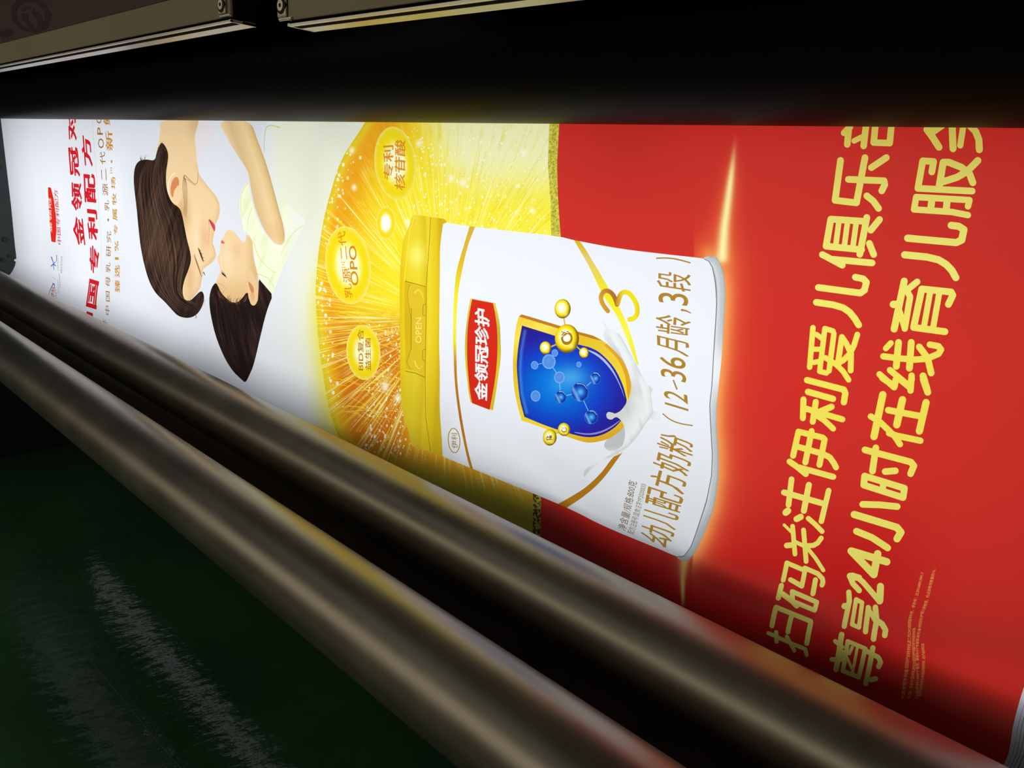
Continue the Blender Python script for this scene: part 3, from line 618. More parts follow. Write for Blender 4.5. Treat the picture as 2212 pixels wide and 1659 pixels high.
# ---- red ground
RP = smooth([(1208, 230), (1207.6, 273), (1203.6, 353), (1205, 420), (1211, 512), (1225, 600), (1200, 900), (1167, 1073), (1167, 1175), (1168, 1300)], 0)
FL = [(1590, 285), (1583, 350), (1573, 430), (1565, 490), (1560, 556)]
SV = [(1533, 553), (1547.6, 557), (1557.4, 573), (1564, 598), (1567, 630), (1566, 663), (1563, 712), (1559, 770), (1556, 800), (1551.7, 840), (1548.7, 876), (1548.7, 927), (1552.6, 981), (1552.6, 1026), (1542.7, 1096), (1523, 1150), (1505, 1189), (1490, 1210), (1481, 1212)]
def c_red(x, y):
    c = np.zeros(x.shape + (3,)) + rgb(208, 48, 40)
    c = mixc(c, np.zeros_like(c) + rgb(190, 38, 34), np.exp(-(((x - 1350) / 130) ** 2 + ((y - 330) / 120) ** 2)) * .5)
    c = mixc(c, np.zeros_like(c) + rgb(196, 30, 28), sstep(1000, 1250, y) * (1 - sstep(1850, 2100, x)) * .8)
    d = pl_dist(x, y, SV); d0 = np.where(x > 1500, np.abs(d), 999.)
    c = mixc(c, np.zeros_like(c) + rgb(232, 92, 50), np.exp(-(d0 / 44) ** 1.4) * .85)
    c = mixc(c, np.zeros_like(c) + rgb(250, 172, 96), np.exp(-(d0 / 19) ** 1.5) * .85)
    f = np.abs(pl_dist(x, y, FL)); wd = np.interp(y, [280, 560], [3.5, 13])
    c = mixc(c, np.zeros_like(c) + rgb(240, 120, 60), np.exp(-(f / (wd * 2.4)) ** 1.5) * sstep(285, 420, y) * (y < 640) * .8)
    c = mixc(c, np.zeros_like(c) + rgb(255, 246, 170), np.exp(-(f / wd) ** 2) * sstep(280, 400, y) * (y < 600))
    g = np.abs(x - (1482 - (y - 1215) * .06)); c = mixc(c, np.zeros_like(c) + rgb(250, 225, 130), np.exp(-(g / np.interp(y, [1205, 1320], [9, 2])) ** 2) * (y > 1195) * (1 - sstep(1290, 1330, y)))
    return mixc(c, np.zeros_like(c) + rgb(240, 160, 90), np.exp(-(g / 20) ** 2) * (y > 1195) * (1 - sstep(1215, 1290, y)) * .5)
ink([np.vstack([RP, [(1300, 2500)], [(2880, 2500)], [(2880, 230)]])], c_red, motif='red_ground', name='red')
ink([[(1150, 1040), (1168, 1040), (1168, 1330), (1152, 1330)]], lambda x, y: ramp(vnoise(x, y, 3.2, 3.6, 44), [(0, rgb(70, 58, 20)), (.42, rgb(86, 70, 24)), (.58, rgb(190, 178, 70)), (1, rgb(206, 196, 84))]), clip=None, motif='gold_starburst', name='bstrip')
# ---- milk powder can
CANB = [(956, 486), (964, 481), (977.5, 483), (1026, 490), (1095, 498), (1209, 511.4), (1240, 518.7), (1337.7, 536.6), (1435, 548.8), (1521.6, 558.6), (1529.7, 561.8), (1537.8, 576.5), (1544, 610.7), (1546.8, 654.6), (1542.7, 728), (1540, 770), (1536.7, 830), (1532, 875.7), (1534.6, 927), (1538, 981), (1536.7, 1026), (1526, 1080.7), (1508, 1138), (1493, 1180), (1479.4, 1199.7), (1465.8, 1201), (1426.6, 1184.7), (1360, 1157.5), (1300, 1132), (1240, 1103), (1153, 1067), (1020, 1012.5), (957, 986), (955, 930), (952, 880), (951, 796), (949, 740), (950, 585), (951, 530)]
SIL = [(1521, 556)] + SV + [(1467, 1204), (1455, 1190), (1500, 1100), (1520, 900), (1520, 600)]
def c_sil(x, y):
    d = pl_dist(x, y, SV); a = np.abs(d)
    c = ramp(a, [(0, rgb(150, 158, 162)), (2, rgb(186, 194, 196)), (9, rgb(196, 202, 204)), (16, rgb(222, 226, 228)), (20, rgb(150, 156, 160))])
    c = mixc(c, np.zeros_like(c) + rgb(242, 246, 250), np.exp(-((y - 800) / 60) ** 2) * .9)
    return mixc(c, np.zeros_like(c) + rgb(160, 166, 168), (sstep(1090, 1150, y)) * .5)
ink([crv(SIL)], c_sil, motif='printed_can')
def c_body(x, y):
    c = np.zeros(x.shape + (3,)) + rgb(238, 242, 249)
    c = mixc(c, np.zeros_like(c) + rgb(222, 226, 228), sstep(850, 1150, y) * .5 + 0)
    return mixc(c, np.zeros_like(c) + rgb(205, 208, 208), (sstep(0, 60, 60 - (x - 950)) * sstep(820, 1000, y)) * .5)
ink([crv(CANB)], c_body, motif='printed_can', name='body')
ink(stroke([(1521.6, 559.5), (1531, 564), (1539, 578), (1545.6, 611), (1548.2, 655), (1544, 728), (1541.3, 770), (1538, 830), (1533.3, 876), (1536, 927), (1539.5, 981), (1538, 1027), (1527.5, 1082), (1509.4, 1138.6), (1494, 1181), (1480.4, 1200.8), (1466, 1202)], 1.8, n=3), rgb(112, 118, 124), motif='printed_can')
LID = [(897, 464), (930, 468.5), (961, 474), (965, 480), (957, 484), (951, 530), (950, 585), (949, 740), (951, 796), (952, 880), (955, 930), (957, 986), (925, 975), (891, 964), (884, 932), (873, 897), (866, 810), (864, 705), (864, 603), (871, 521), (885, 485), (890, 468)]
def c_lid(x, y):
    c = ramp(x + (y - 640) ** 2 / 8000., [(862, rgb(226, 190, 24)), (874, rgb(236, 206, 30)), (884, rgb(236, 212, 40)), (905, rgb(238, 216, 52)), (921, rgb(226, 196, 36)), (926, rgb(240, 216, 48)), (945, rgb(232, 200, 30)), (952, rgb(214, 180, 26))])
    c = mixc(c, np.zeros_like(c) + rgb(250, 242, 120), np.exp(-(((x - 900) / 18) ** 2 + ((y - 552) / 26) ** 2)) * .9)
    return mixc(c, np.zeros_like(c) + rgb(196, 168, 28), sstep(720, 960, y) * .45)
ink([crv(LID)], c_lid, motif='printed_can', name='lid')
ink([smooth([(873.5, 603), (885, 609), (920, 620), (920, 740), (919, 806), (878, 796), (874, 700)], 0)], lambda x, y: ramp(y, [(600, rgb(222, 188, 30)), (700, rgb(216, 180, 26)), (810, rgb(226, 190, 34))]), motif='printed_can')
ink([smooth([(884, 614), (900, 613), (919, 622), (919, 800), (905, 803), (886, 795), (880, 782), (890, 760), (888, 690), (879, 640)], 1, True)], rgb(228, 196, 44), alpha=.8, motif='printed_can')
LN = rgb(150, 116, 20)
for q, wd in (([(930.5, 470), (927, 530), (920.6, 619), (920, 740), (920, 810), (922, 897), (931, 975)], 1.0), ([(874, 608), (890, 611), (920.6, 619.5)], 1.2), ([(877, 801), (900, 806), (920, 815)], 1.4), ([(888.5, 666), (889, 754)], 1.2), ([(884, 614), (880, 640), (888, 690)], .7), ([(888, 754), (880, 782), (888, 797)], .7), ([(919, 657), (914, 659), (913.5, 680), (919, 682)], 1.0), ([(919, 754), (914, 757), (914, 776), (920, 780)], 1.0)):
    ink(stroke(q, wd, n=3), LN, motif='printed_can')
ink(stroke([(895, 466), (885, 500), (878.5, 557), (873.5, 608)], 1.6, n=3), rgb(250, 232, 70), motif='printed_can')
ink(stroke(smooth([(896, 632), (904, 624), (911, 634), (915, 646)], 2), 3.4, 1), rgb(244, 222, 84), motif='printed_can'); ink(stroke(smooth([(897, 780), (901, 792), (909, 797), (914, 790)], 2), 3.4, 1), rgb(244, 222, 84), motif='printed_can')
text('OPEN', [(0, (911, 741), (898, 741)), (1, (911, 686), (898, 686))], rgb(250, 232, 120), bold=.004, motif='printed_can')
BR = lambda x, y: ramp(y, [(490, rgb(218, 176, 60)), (560, rgb(226, 186, 40)), (640, rgb(244, 232, 40)), (700, rgb(246, 240, 90)), (740, rgb(238, 226, 50)), (790, rgb(196, 130, 26)), (900, rgb(180, 112, 20)), (1010, rgb(190, 130, 30))])
ink([crv([(1014.6, 488), (1026.4, 490), (1011, 530), (998, 585), (989, 639), (985.7, 711), (986, 757), (988.7, 827), (997.4, 897), (1009.7, 967), (1021, 1013), (1015, 1010), (1004.4, 967), (992, 897), (983.4, 827), (980, 757), (978.4, 711), (981, 639), (986.6, 585), (1002, 530)])], BR, motif='printed_can', clip='body')
ink([crv([(1348, 974), (1335, 992), (1310, 1026), (1286, 1052), (1255, 1078), (1225, 1097), (1205, 1089), (1240, 1070), (1269, 1050), (1300, 1020), (1328, 985)])], rgb(184, 124, 26), motif='printed_can', clip='body')
# brand oval, badge
ink(stroke(oval(981.7, 951.4, 11.8, 26, 36), 0.1, n=2), rgb(184, 150, 50), motif='printed_can')
OV = oval(981.7, 951.4, 12.2, 26.5, 40, -.05); ink(stroke(np.vstack([OV, OV[:1]]), 1.9, n=3), rgb(176, 142, 40), motif='printed_can')
text('伊利', [(0, (989.8, 969), (976.2, 968)), (1, (988.5, 936), (976, 935))], rgb(168, 134, 44), bold=.008, motif='printed_can')
ink([crv([(1015.9, 644.7), (1069.8, 654.6)] + [(1076, 680), (1079.7, 702), (1081.5, 740), (1082, 757), (1080, 785), (1076, 810), (1070, 850), (1063.8, 886.7), (1016.6, 869), (1012, 845), (1009.7, 823.8), (1006, 790), (1004.4, 757), (1004.6, 735), (1006, 715), (1010, 680)])], lambda x, y: ramp(y, [(640, rgb(232, 214, 70)), (720, rgb(196, 176, 50)), (800, rgb(222, 200, 40)), (890, rgb(210, 186, 40))]), motif='printed_can')
ink([crv([(1020, 646), (1065, 655), (1070, 680), (1073.4, 707.6), (1074.6, 740), (1073.4, 775), (1070, 810), (1065.6, 838), (1056.8, 885.5), (1020, 871), (1016, 850), (1013, 824), (1010, 790), (1009, 757), (1009.5, 730), (1010.7, 705), (1015, 672)])], rgb(214, 44, 28), motif='printed_can')
text('金领冠珍护', [(0, (1052, 868), (1025, 861)), (.5, (1055, 768), (1024.5, 764)), (1, (1058.6, 671), (1025.5, 664))], rgb(255, 252, 250), bold=.026, motif='printed_can')
# yellow stripe and figure 3
ink([crv([(1240, 519), (1252, 521), (1285, 572), (1312, 618), (1340, 668), (1362, 720), (1380, 790), (1375, 786), (1355, 735), (1332, 682), (1304, 640), (1272, 575)])], lambda x, y: ramp(y, [(519, rgb(220, 180, 30)), (560, rgb(226, 204, 110)), (640, rgb(244, 232, 30)), (720, rgb(246, 242, 90)), (790, rgb(240, 232, 40))]), motif='printed_can', clip='body')
ink(stroke(smooth([(1313, 672), (1301, 657), (1297, 640), (1305, 627.5), (1318, 629), (1328, 642), (1333, 658)], 2), 9.5), lambda x, y: ramp(x + (660 - y) * .3, [(1295, rgb(226, 168, 40)), (1318, rgb(190, 130, 60)), (1336, rgb(170, 104, 40))]), motif='printed_can')
ink(stroke(smooth([(1334, 656), (1340, 634), (1354, 629), (1368.6, 643), (1377, 663), (1376.5, 679), (1368.6, 689), (1360, 690)], 2), 10.5), lambda x, y: ramp(x, [(1330, rgb(196, 130, 40)), (1345, rgb(238, 214, 40)), (1372, rgb(240, 226, 34)), (1385, rgb(226, 190, 30))]), motif='printed_can')
# milk splash, shield
SHO = [(1121.2, 683.7), (1127, 679), (1207.3, 703.2), (1247.8, 716.2), (1282.5, 725.6), (1311.5, 743), (1340.4, 772), (1354, 796), (1362, 815.3), (1364, 829), (1362.4, 848.4), (1356, 875), (1347, 921.6), (1321, 944.4), (1291.6, 954), (1267, 955.8), (1226.5, 944.4), (1171, 924.9), (1124.8, 908.6), (1116.6, 877.7), (1109.3, 837), (1107.6, 796), (1109, 757.4), (1113.3, 714)]
ink([smooth([(1310, 705), (1330, 735), (1350, 765), (1372, 800), (1385, 850), (1375, 930), (1345, 965), (1320, 978), (1300, 960), (1330, 935), (1360, 870), (1360, 820), (1335, 765), (1300, 728)], 2, True)], rgb(176, 182, 180), alpha=lambda x, y: .15 + .6 * sstep(700, 800, y) * (1 - sstep(960, 985, y)), motif='printed_can')
ink([crv(SHO)], lambda x, y: ramp(x * .4 + y, [(1130, rgb(238, 200, 60)), (1180, rgb(244, 226, 90)), (1230, rgb(230, 190, 40)), (1300, rgb(236, 204, 60)), (1400, rgb(244, 220, 50)), (1470, rgb(222, 170, 34))]), motif='printed_can', name='shield')
ink([[(1121.2, 683.7), (1127, 679), (1207.3, 703.2), (1247.8, 716.2), (1282, 725.6), (1300, 736), (1282, 732), (1247, 722), (1204, 709)]], rgb(190, 124, 34), motif='printed_can')
ink([crv([(1364, 829), (1362, 815.3), (1354, 796), (1340.4, 772), (1311.5, 743), (1305, 745), (1333, 775), (1350, 812), (1355, 850), (1358, 864)])], rgb(224, 164, 40), motif='printed_can')
BL = [(1127.7, 703.2), (1197, 725), (1250.7, 744.4), (1275.3, 751), (1297, 763), (1326, 793.6), (1344.7, 830), (1353.4, 860), (1354, 866), (1348, 890), (1342, 908.6), (1324, 926.5), (1299.7, 939.5), (1272, 944.4), (1234.6, 938), (1177.7, 920), (1131, 901), (1122.3, 866), (1117.4, 820.7), (1116, 786.4), (1120.5, 743)]
def c_blue(x, y):
    r = np.hypot((x - 1205) / 120, (y - 835) / 95)
    c = ramp(r, [(0, rgb(24, 140, 230)), (.4, rgb(8, 108, 216)), (.8, rgb(20, 66, 196)), (1.15, rgb(38, 36, 160)), (1.5, rgb(40, 26, 130))])
    c = mixc(c, np.zeros_like(c) + rgb(110, 190, 236), np.exp(-(((x - 1235) / 34) ** 2 + ((y - 815) / 24) ** 2)) * .6)
    c = mixc(c, np.zeros_like(c) + rgb(46, 40, 110), (1 - sstep(0, 7, np.abs(pl_dist(x, y, [(1127, 703), (1120, 743), (1116, 786), (1117, 821), (1122, 866), (1131, 901)])))) * .8)
    return mixc(c, np.zeros_like(c) + rgb(90, 170, 240), np.exp(-((np.abs(pl_dist(x, y, [(1134, 715), (1126, 760), (1123, 800), (1126, 850), (1136, 892)])) / 3.5) ** 2)) * .5)
ink([crv(BL)], c_blue, motif='printed_can', name='blue')
ink([ribbon(smooth([(1270, 756), (1296, 769), (1322, 797), (1340, 832), (1349, 858)], 2), [1, 2, 3, 4, 4.6, 5, 5, 5, 4.6, 4, 3, 2.4, 2, 1.6, 1.2, .8, .6, .5, .5][:len(smooth([(0, 0)] * 5, 2))])], rgb(214, 222, 252), alpha=.8, motif='printed_can', clip='blue')
ink([ribbon(smooth([(1340, 908), (1322, 922), (1298, 934), (1270, 939), (1240, 934)], 2), np.sin(np.linspace(.2, 2.9, len(smooth([(0, 0)] * 5, 2)))) * 4)], rgb(190, 180, 240), alpha=.7, motif='printed_can', clip='blue')
def ball(cx, cy, rx, ry, kind):
    q = lambda x, y: np.hypot((x - cx) / rx, (y - cy) / ry)
    if kind == 'g': col = lambda x, y: mixc(ramp(q(x + rx * .12, y + ry * .1), [(0, rgb(255, 255, 250)), (.45, rgb(255, 252, 205)), (.68, rgb(248, 228, 30)), (.86, rgb(226, 190, 10)), (.97, rgb(150, 112, 16)), (1.1, rgb(110, 84, 20))]), np.zeros(x.shape + (3,)) + rgb(250, 240, 120), np.exp(-(((x - cx - rx * .35) / (rx * .3)) ** 2 + ((y - cy - ry * .55) / (ry * .22)) ** 2)) * .8)
    elif kind == 'b': col = lambda x, y: mixc(mixc(ramp(q(x, y), [(0, rgb(60, 160, 230)), (.5, rgb(18, 92, 196)), (.85, rgb(14, 40, 140)), (1, rgb(60, 120, 220))]), np.zeros(x.shape + (3,)) + rgb(150, 200, 250), np.exp(-((((x - cx + rx * .5) + (y - cy - ry * .2) * -.5) / (rx * .22)) ** 2)) * .75 * (q(x, y) < .95)), np.zeros(x.shape + (3,)) + rgb(160, 215, 250), np.exp(-(((x - cx - rx * .1) / (rx * .3)) ** 2 + ((y - cy) / (ry * .3)) ** 2)) * .5)
    else: col = lambda x, y: ramp(q(x, y), [(0, rgb(96, 150, 228)), (.7, rgb(80, 140, 226)), (1, rgb(130, 180, 240))])
    ink([oval(cx, cy, rx, ry, 32)], col, motif='printed_can')
def linkb(a, b, c, w=1.6): ink(stroke([a, b], w, n=3), c, motif='printed_can')
LB = rgb(130, 190, 245)
linkb((1185.6, 781), (1208, 815), LB); linkb((1208, 815), (1210, 858), LB); linkb((1210, 858), (1252, 847), LB); linkb((1252, 847), (1286, 817.5), LB); linkb((1252, 847), (1277, 901), LB); linkb((1154.5, 789), (1185, 781), LB, 1.3)
for a in ((1155.7, 855.7, 10.5, 12), (1250.6, 787.3, 5.5, 6), (1198.6, 762.5, 7, 8), (1154.5, 789, 8, 9), (1185.6, 781.3, 14.5, 16), (1208, 815.3, 11.5, 12.7)): ball(*a, 'l')
for a in ((1286, 817.5, 12, 13), (1252.5, 846.7, 19, 21), (1210.2, 857.8, 13, 14), (1277, 901, 15, 15.5)): ball(*a, 'b')
for cx, cy, r in ((1254, 829, 14), (1287, 806, 9), (1212, 846, 9), (1279, 888, 10)): ink(stroke(smooth([(cx - r * .5, cy), (cx + r * .4, cy), (cx + r, cy + r * .8)], 2), 1.3, .5, n=3), rgb(200, 230, 255), motif='printed_can')
LG = rgb(216, 190, 40)
linkb((1215, 667), (1221, 705), LG, 3); linkb((1190, 749), (1206, 742), LG, 3); linkb((1245, 748), (1255, 757), LG, 2.4); linkb((1192, 940), (1210, 932), LG, 2.4)
for a in ((1215.3, 667, 17.5, 21), (1224.7, 731.4, 26, 31), (1178.4, 751.4, 12.3, 14), (1261.6, 762, 10.5, 11.5), (1186, 945.2, 15, 18), (1217.5, 928, 13.5, 14.3)): ball(*a, 'g')
text('α', [(0, (1237, 744), (1212.5, 746)), (1, (1237, 715), (1211.5, 715))], rgb(170, 124, 28), bold=.014, res=4, motif='printed_can')
text('β', [(0, (1194, 950), (1178, 952)), (1, (1194, 939), (1178, 941))], rgb(150, 112, 30), bold=.0, res=4, motif='printed_can'); text('α', [(0, (1223.5, 934), (1212, 935)), (1, (1223.5, 922), (1211, 923))], rgb(150, 112, 30), bold=.0, res=4, motif='printed_can')
MK = [(1302, 691), (1312, 707), (1328, 716), (1337, 721), (1352, 745), (1368, 775), (1384, 805), (1397, 830), (1404, 834), (1410, 842), (1406, 851), (1409, 868), (1412, 888), (1421, 890), (1427, 899), (1424, 908), (1414, 909), (1406, 903), (1396, 914), (1380, 940), (1362, 960), (1350, 974), (1332, 984), (1312, 990), (1290, 1004), (1272, 1019), (1264, 1030), (1261, 1026), (1264, 1014), (1284, 1002), (1306, 988), (1322, 980), (1321, 974), (1332, 971), (1343, 965), (1349.4, 951), (1351, 935), (1348, 918), (1338, 904), (1330, 901), (1322, 906), (1313, 904), (1310, 896), (1314, 890), (1322, 891), (1330, 893), (1343, 885), (1356, 866), (1363, 848), (1363, 828), (1356, 800), (1344, 772), (1330, 748), (1318, 728), (1308, 708)]
def c_milk(x, y):
    d = np.abs(pl_dist(x, y, [(1337, 721), (1368, 775), (1404, 834), (1412, 888), (1396, 914), (1362, 960), (1312, 990)]))
    c = ramp(d, [(0, rgb(206, 212, 210)), (3, rgb(226, 231, 230)), (12, rgb(236, 240, 241)), (30, rgb(228, 232, 230)), (50, rgb(208, 213, 208))])
    return mixc(c, np.zeros_like(c) + rgb(196, 202, 198), sstep(.6, .95, vnoise(x - y * .3, y, 10, 40, 51)) * .4)
ink([crv(MK, True, 4, 75)], c_milk, motif='printed_can', name='milk')
# wording on the can
z5 = Z(1300, 740, 3.317); z4 = Z(1240, 500, 6.1444); TC = rgb(176, 132, 44); CM = 'can_wording'
def st(z, *q): return [(u, z(*b), z(*t)) for u, t, b in q]
GL = [((290, 1392), (488, 1488)), ((300, 1272), (540, 1352)), ((318, 1150), (566, 1228)), ((340, 1012), (596, 1098)), ((368, 888), (622, 968)), ((392, 752), (652, 842)), ((430, 622), (660, 700))]
for k, ch in enumerate('幼儿配方奶粉'):
    (t0, b0), (t1, b1) = GL[k], GL[k + 1]
    text(ch, [(.0, z5(b0[0], b0[1] - 8), z5(t0[0], t0[1] - 8)), (1, z5(b1[0], b1[1] + 8), z5(t1[0], t1[1] + 8))], TC, bold=.006, motif=CM)
ink(stroke(smooth(zp(z5, [(440, 510), (490, 552), (560, 580), (650, 594)]), 2), 2.6), TC, motif=CM)
text('12', st(z5, (0, (452, 440), (622, 492)), (1, (442, 330), (612, 378))), TC, bold=.004, motif=CM, res=4)
ink(stroke(zp(z5, [(513, 270), (538, 334)]), 3.2, n=2), TC, motif=CM)
text('36', st(z5, (0, (424, 240), (606, 290)), (1, (412, 84), (600, 118))), TC, bold=.004, motif=CM, res=4)
text('月', [(0, (1488, 772), (1420, 751)), (1, (1489, 741), (1419, 724))], TC, bold=.006, motif=CM)
text('龄', st(z4, (0, (1085, 1335), (1530, 1392)), (1, (1085, 1078), (1560, 1165))), TC, bold=.004, motif=CM)
ink(stroke(zp(z4, [(1430, 1042), (1480, 1050), (1550, 1082)]), 5, 2, n=3), TC, motif=CM)
text('3', st(z4, (0, (1120, 940), (1516, 992)), (1, (1120, 800), (1516, 838))), TC, bold=.004, motif=CM, res=4)
text('段', st(z4, (0, (1096, 742), (1556, 815)), (1, (1100, 515), (1552, 575))), TC, bold=.004, motif=CM)
ink(stroke(smooth(zp(z4, [(1098, 355), (1250, 350), (1400, 375), (1538, 415)]), 2), 3.0), TC, motif=CM)
text('净含量/规格:800克', st(z5, (0, (128, 1325), (188, 1352)), (1, (200, 978), (262, 998))), rgb(130, 106, 60), motif=CM, bold=.004)
text('配方注册号:国食注字YP20200033', st(z5, (0, (198, 1358), (246, 1376)), (1, (286, 1004), (330, 1016))), rgb(140, 116, 60), motif=CM, bold=.004)
# ---- big rounded slogan (hand-set strokes)
zA = Z(1760, 260, 5.53); zB = Z(1720, 540, 5.53); zC = Z(1680, 820, 5.53); zD = Z(1640, 1100, 5.53); zE = Z(1640, 1280, 5.53)
YL = lambda x, y: ramp(y, [(280, rgb(226, 208, 92)), (420, rgb(240, 228, 112)), (600, rgb(248, 238, 122)), (780, rgb(246, 230, 90)), (950, rgb(244, 226, 88)), (1060, rgb(240, 228, 110)), (1150, rgb(242, 230, 104)), (1300, rgb(232, 222, 112)), (1500, rgb(226, 212, 110))])
def sl(z, strokes, w):
    P = []
    for s in strokes:
        ww = w
        if isinstance(s, tuple): s, ww = s
        P += stroke(zp(z, s), ww / 5.53, n=7)
    return P
def letter(parts):
    P = []
    for z, s, w in parts: P += sl(z, s, w)
    ink(P, YL, motif='slogan_letters')
letter([(zA, [[(350, 150), (420, 80)], [(412, 40), (388, 288)], ([(470, 245), (560, 200)], 66), [(615, 40), (584, 306)], [(725, 40), (704, 265), (895, 272), (918, 40)]], 78)])
letter([(zA, [[(308, 478), (243, 955), (498, 985), (600, 445)], [(402, 705), (828, 722), (836, 770), (800, 842)], [(676, 565), (855, 445)], [(622, 902), (700, 965), (762, 1052)]], 80)])
letter([(zA, [[(622, 1160), (538, 1600)], [(600, 1207), (192, 1180), (135, 1503), (560, 1545)], ([(290, 1200), (250, 1500)], 66), ([(392, 1210), (352, 1510)], 66), ([(496, 1215), (455, 1515)], 66), [(774, 1184), (670, 1312)], [(652, 1470), (704, 1602)]], 80),
        (zB, [[(312, 55), (420, 112), (550, 182)], [(440, 112), (906, 155)]], 80)])
letter([(zB, [[(706, 325), (800, 345), (838, 385), (815, 480), (765, 515), (264, 448)], [(240, 625), (440, 655), (560, 690), (640, 745), (700, 820), (746, 896)]], 80)])
letter([(zB, [([(200, 928), (160, 1400)], 66), ([(240, 1008), (320, 1065)], 62), ([(215, 1186), (300, 1186)], 62), ([(212, 1344), (272, 1330)], 62), ([(440, 968), (342, 938), (280, 1450), (360, 1470)], 64), ([(450, 1000), (392, 1444)], 66),
              ([(350, 1288), (480, 1370), (560, 1450), (626, 1552)], 66), ([(495, 1370), (545, 1040), (600, 1120), (655, 1240), (650, 1440)], 70), ([(730, 1010), (690, 1140), (640, 1240), (560, 1320), (480, 1365)], 68)], 66)])
letter([(zC, [[(350, 6), (790, 120), (808, 165), (790, 270)], [(362, 146), (660, 230)], ([(308, 236), (300, 460)], 72), ([(455, 266), (418, 504)], 72), ([(330, 345), (772, 475)], 72), ([(642, 325), (450, 405)], 76), ([(440, 410), (560, 490), (662, 586)], 70)], 76)])
letter([(zC, [[(182, 910), (248, 622), (535, 692), (560, 715), (496, 1020)], [(405, 615), (328, 990)], [(230, 800), (530, 885), (620, 930), (670, 1000), (694, 1050)], [(140, 980), (240, 1052), (332, 1130)], [(250, 1050), (660, 1164)]], 72)])
letter([(zC, [([(162, 1192), (124, 1500)], 68), [(72, 1350), (520, 1480)], [(368, 1260), (306, 1572)]], 72), (zD, [([(825, -220), (735, 150)], 66), ([(312, 44), (338, 22)], 80), ([(440, 122), (490, 96)], 74), ([(580, 115), (660, 185), (742, 272)], 60)], 66)])
letter([(zD, [([(292, 192), (412, 312)], 36), ([(392, 208), (418, 544)], 56), ([(322, 440), (400, 432)], 68), ([(522, 254), (550, 632)], 58), ([(400, 385), (560, 465), (660, 590), (755, 740)], 48), ([(570, 445), (640, 440), (690, 410), (732, 352)], 60)], 50)])
letter([(zD, [([(265, 910), (240, 1058)], 60), ([(280, 1005), (400, 1090), (462, 1150)], 62), ([(395, 982), (692, 1108), (674, 1202), (410, 1095), (395, 982)], 54), ([(284, 850), (322, 648), (536, 742), (505, 922), (368, 845)], 56), ([(535, 712), (690, 780), (745, 840), (752, 880), (742, 914)], 58), ([(662, 852), (640, 1010)], 60)], 56)])
letter([(zE, [([(166, 404), (220, 172), (632, 338), (634, 362), (576, 612)], 60), ([(402, 290), (356, 476)], 58), ([(120, 492), (340, 590), (555, 680), (570, 748)], 48), ([(214, 480), (214, 590)], 52), ([(340, 532), (422, 698)], 48)], 56)])
# second row
letter([(zA, [[(1340, 110), (1400, 190), (1484, 320)], [(1390, 150), (1520, 60)], [(1640, 40), (1652, 338)], ([(1775, 60), (1738, 300)], 74), [(1830, 40), (1920, 130), (1960, 230), (1966, 350)], [(1360, 130), (1420, 90)]], 84)])
letter([(zA, [([(1398, 616), (1420, 492), (1290, 484), (1232, 812), (1880, 845)], 80), [(1484, 800), (1534, 502), (1600, 500), (1750, 560), (1850, 640), (1888, 744)], [(1948, 480), (1820, 610), (1700, 680), (1510, 740)],
              ([(1830, 1028), (1848, 952), (1212, 916), (1186, 1064), (1640, 1095), (1830, 1132)], 76), ([(1400, 940), (1385, 1060)], 84), ([(1582, 950), (1570, 1070)], 84)], 84)])
letter([(zA, [[(1630, 1254), (1720, 1266), (1782, 1305), (1755, 1430), (1690, 1460), (1110, 1408)]], 86), (zB, [[(1295, 58), (1560, 84), (1700, 118), (1790, 172), (1860, 245), (1906, 330)]], 86)])
letter([(zB, [([(1290, 372), (1170, 945)], 84), ([(1445, 380), (1320, 480), (1360, 560), (1296, 940)], 76), ([(1160, 650), (1220, 650)], 88), ([(1225, 700), (1296, 940)], 70), [(1818, 650), (1870, 540), (1850, 502), (1500, 466), (1402, 925), (1776, 976)], ([(1600, 500), (1528, 905)], 72), ([(1708, 515), (1636, 925)], 72)], 82)])
letter([(zB, [([(1130, 1112), (1070, 1176)], 70), [(1222, 1105), (1195, 1390)], [(1374, 1104), (1352, 1412)], ([(1040, 1270), (1240, 1296), (1420, 1310), (1560, 1300), (1700, 1240), (1730, 1190), (1700, 1150), (1596, 1130)], 76), ([(1470, 1158), (1570, 1290), (1612, 1470)], 80), ([(1515, 1505), (1560, 1659)], 84), ([(1120, 1435), (1330, 1610)], 76), ([(995, 1485), (1170, 1640)], 76), ([(1378, 1500), (1365, 1680)], 76), ([(1190, 1540), (1176, 1640)], 66)], 82),
        (zC, [([(1740, 0), (1792, 150)], 84), ([(1250, -20), (1395, 80), (1410, 0)], 78), ([(1440, -20), (1580, 95), (1600, -10)], 78)], 80)])
letter([(zC, [[(1255, 180), (1150, 680)], ([(1112, 440), (1220, 505), (1330, 610), (1400, 680), (1460, 772)], 74), ([(1330, 640), (1420, 670), (1704, 730)], 76), ([(1490, 240), (1422, 540)], 88), ([(1320, 365), (1700, 436)], 78), ([(1772, 274), (1692, 616)], 86)], 88)])
letter([(zC, [[(1042, 840), (1590, 985), (1626, 1030), (1586, 1125)], [(1172, 815), (1130, 1094)], [(1282, 1100), (1404, 1090)], [(1036, 1154), (1512, 1300), (1494, 1412), (1024, 1262), (1036, 1154)], ([(1262, 1230), (1250, 1310)], 76)], 80)])
letter([(zC, [[(1010, 1494), (1220, 1500), (1424, 1520)]], 80), (zD, [([(1130, 68), (1640, 222), (1688, 280), (1642, 358)], 88), ([(1155, 270), (1340, 345), (1528, 468)], 82)], 82)])
letter([(zD, [[(1516, 636), (1090, 508), (1360, 790), (1408, 540)]], 90)])
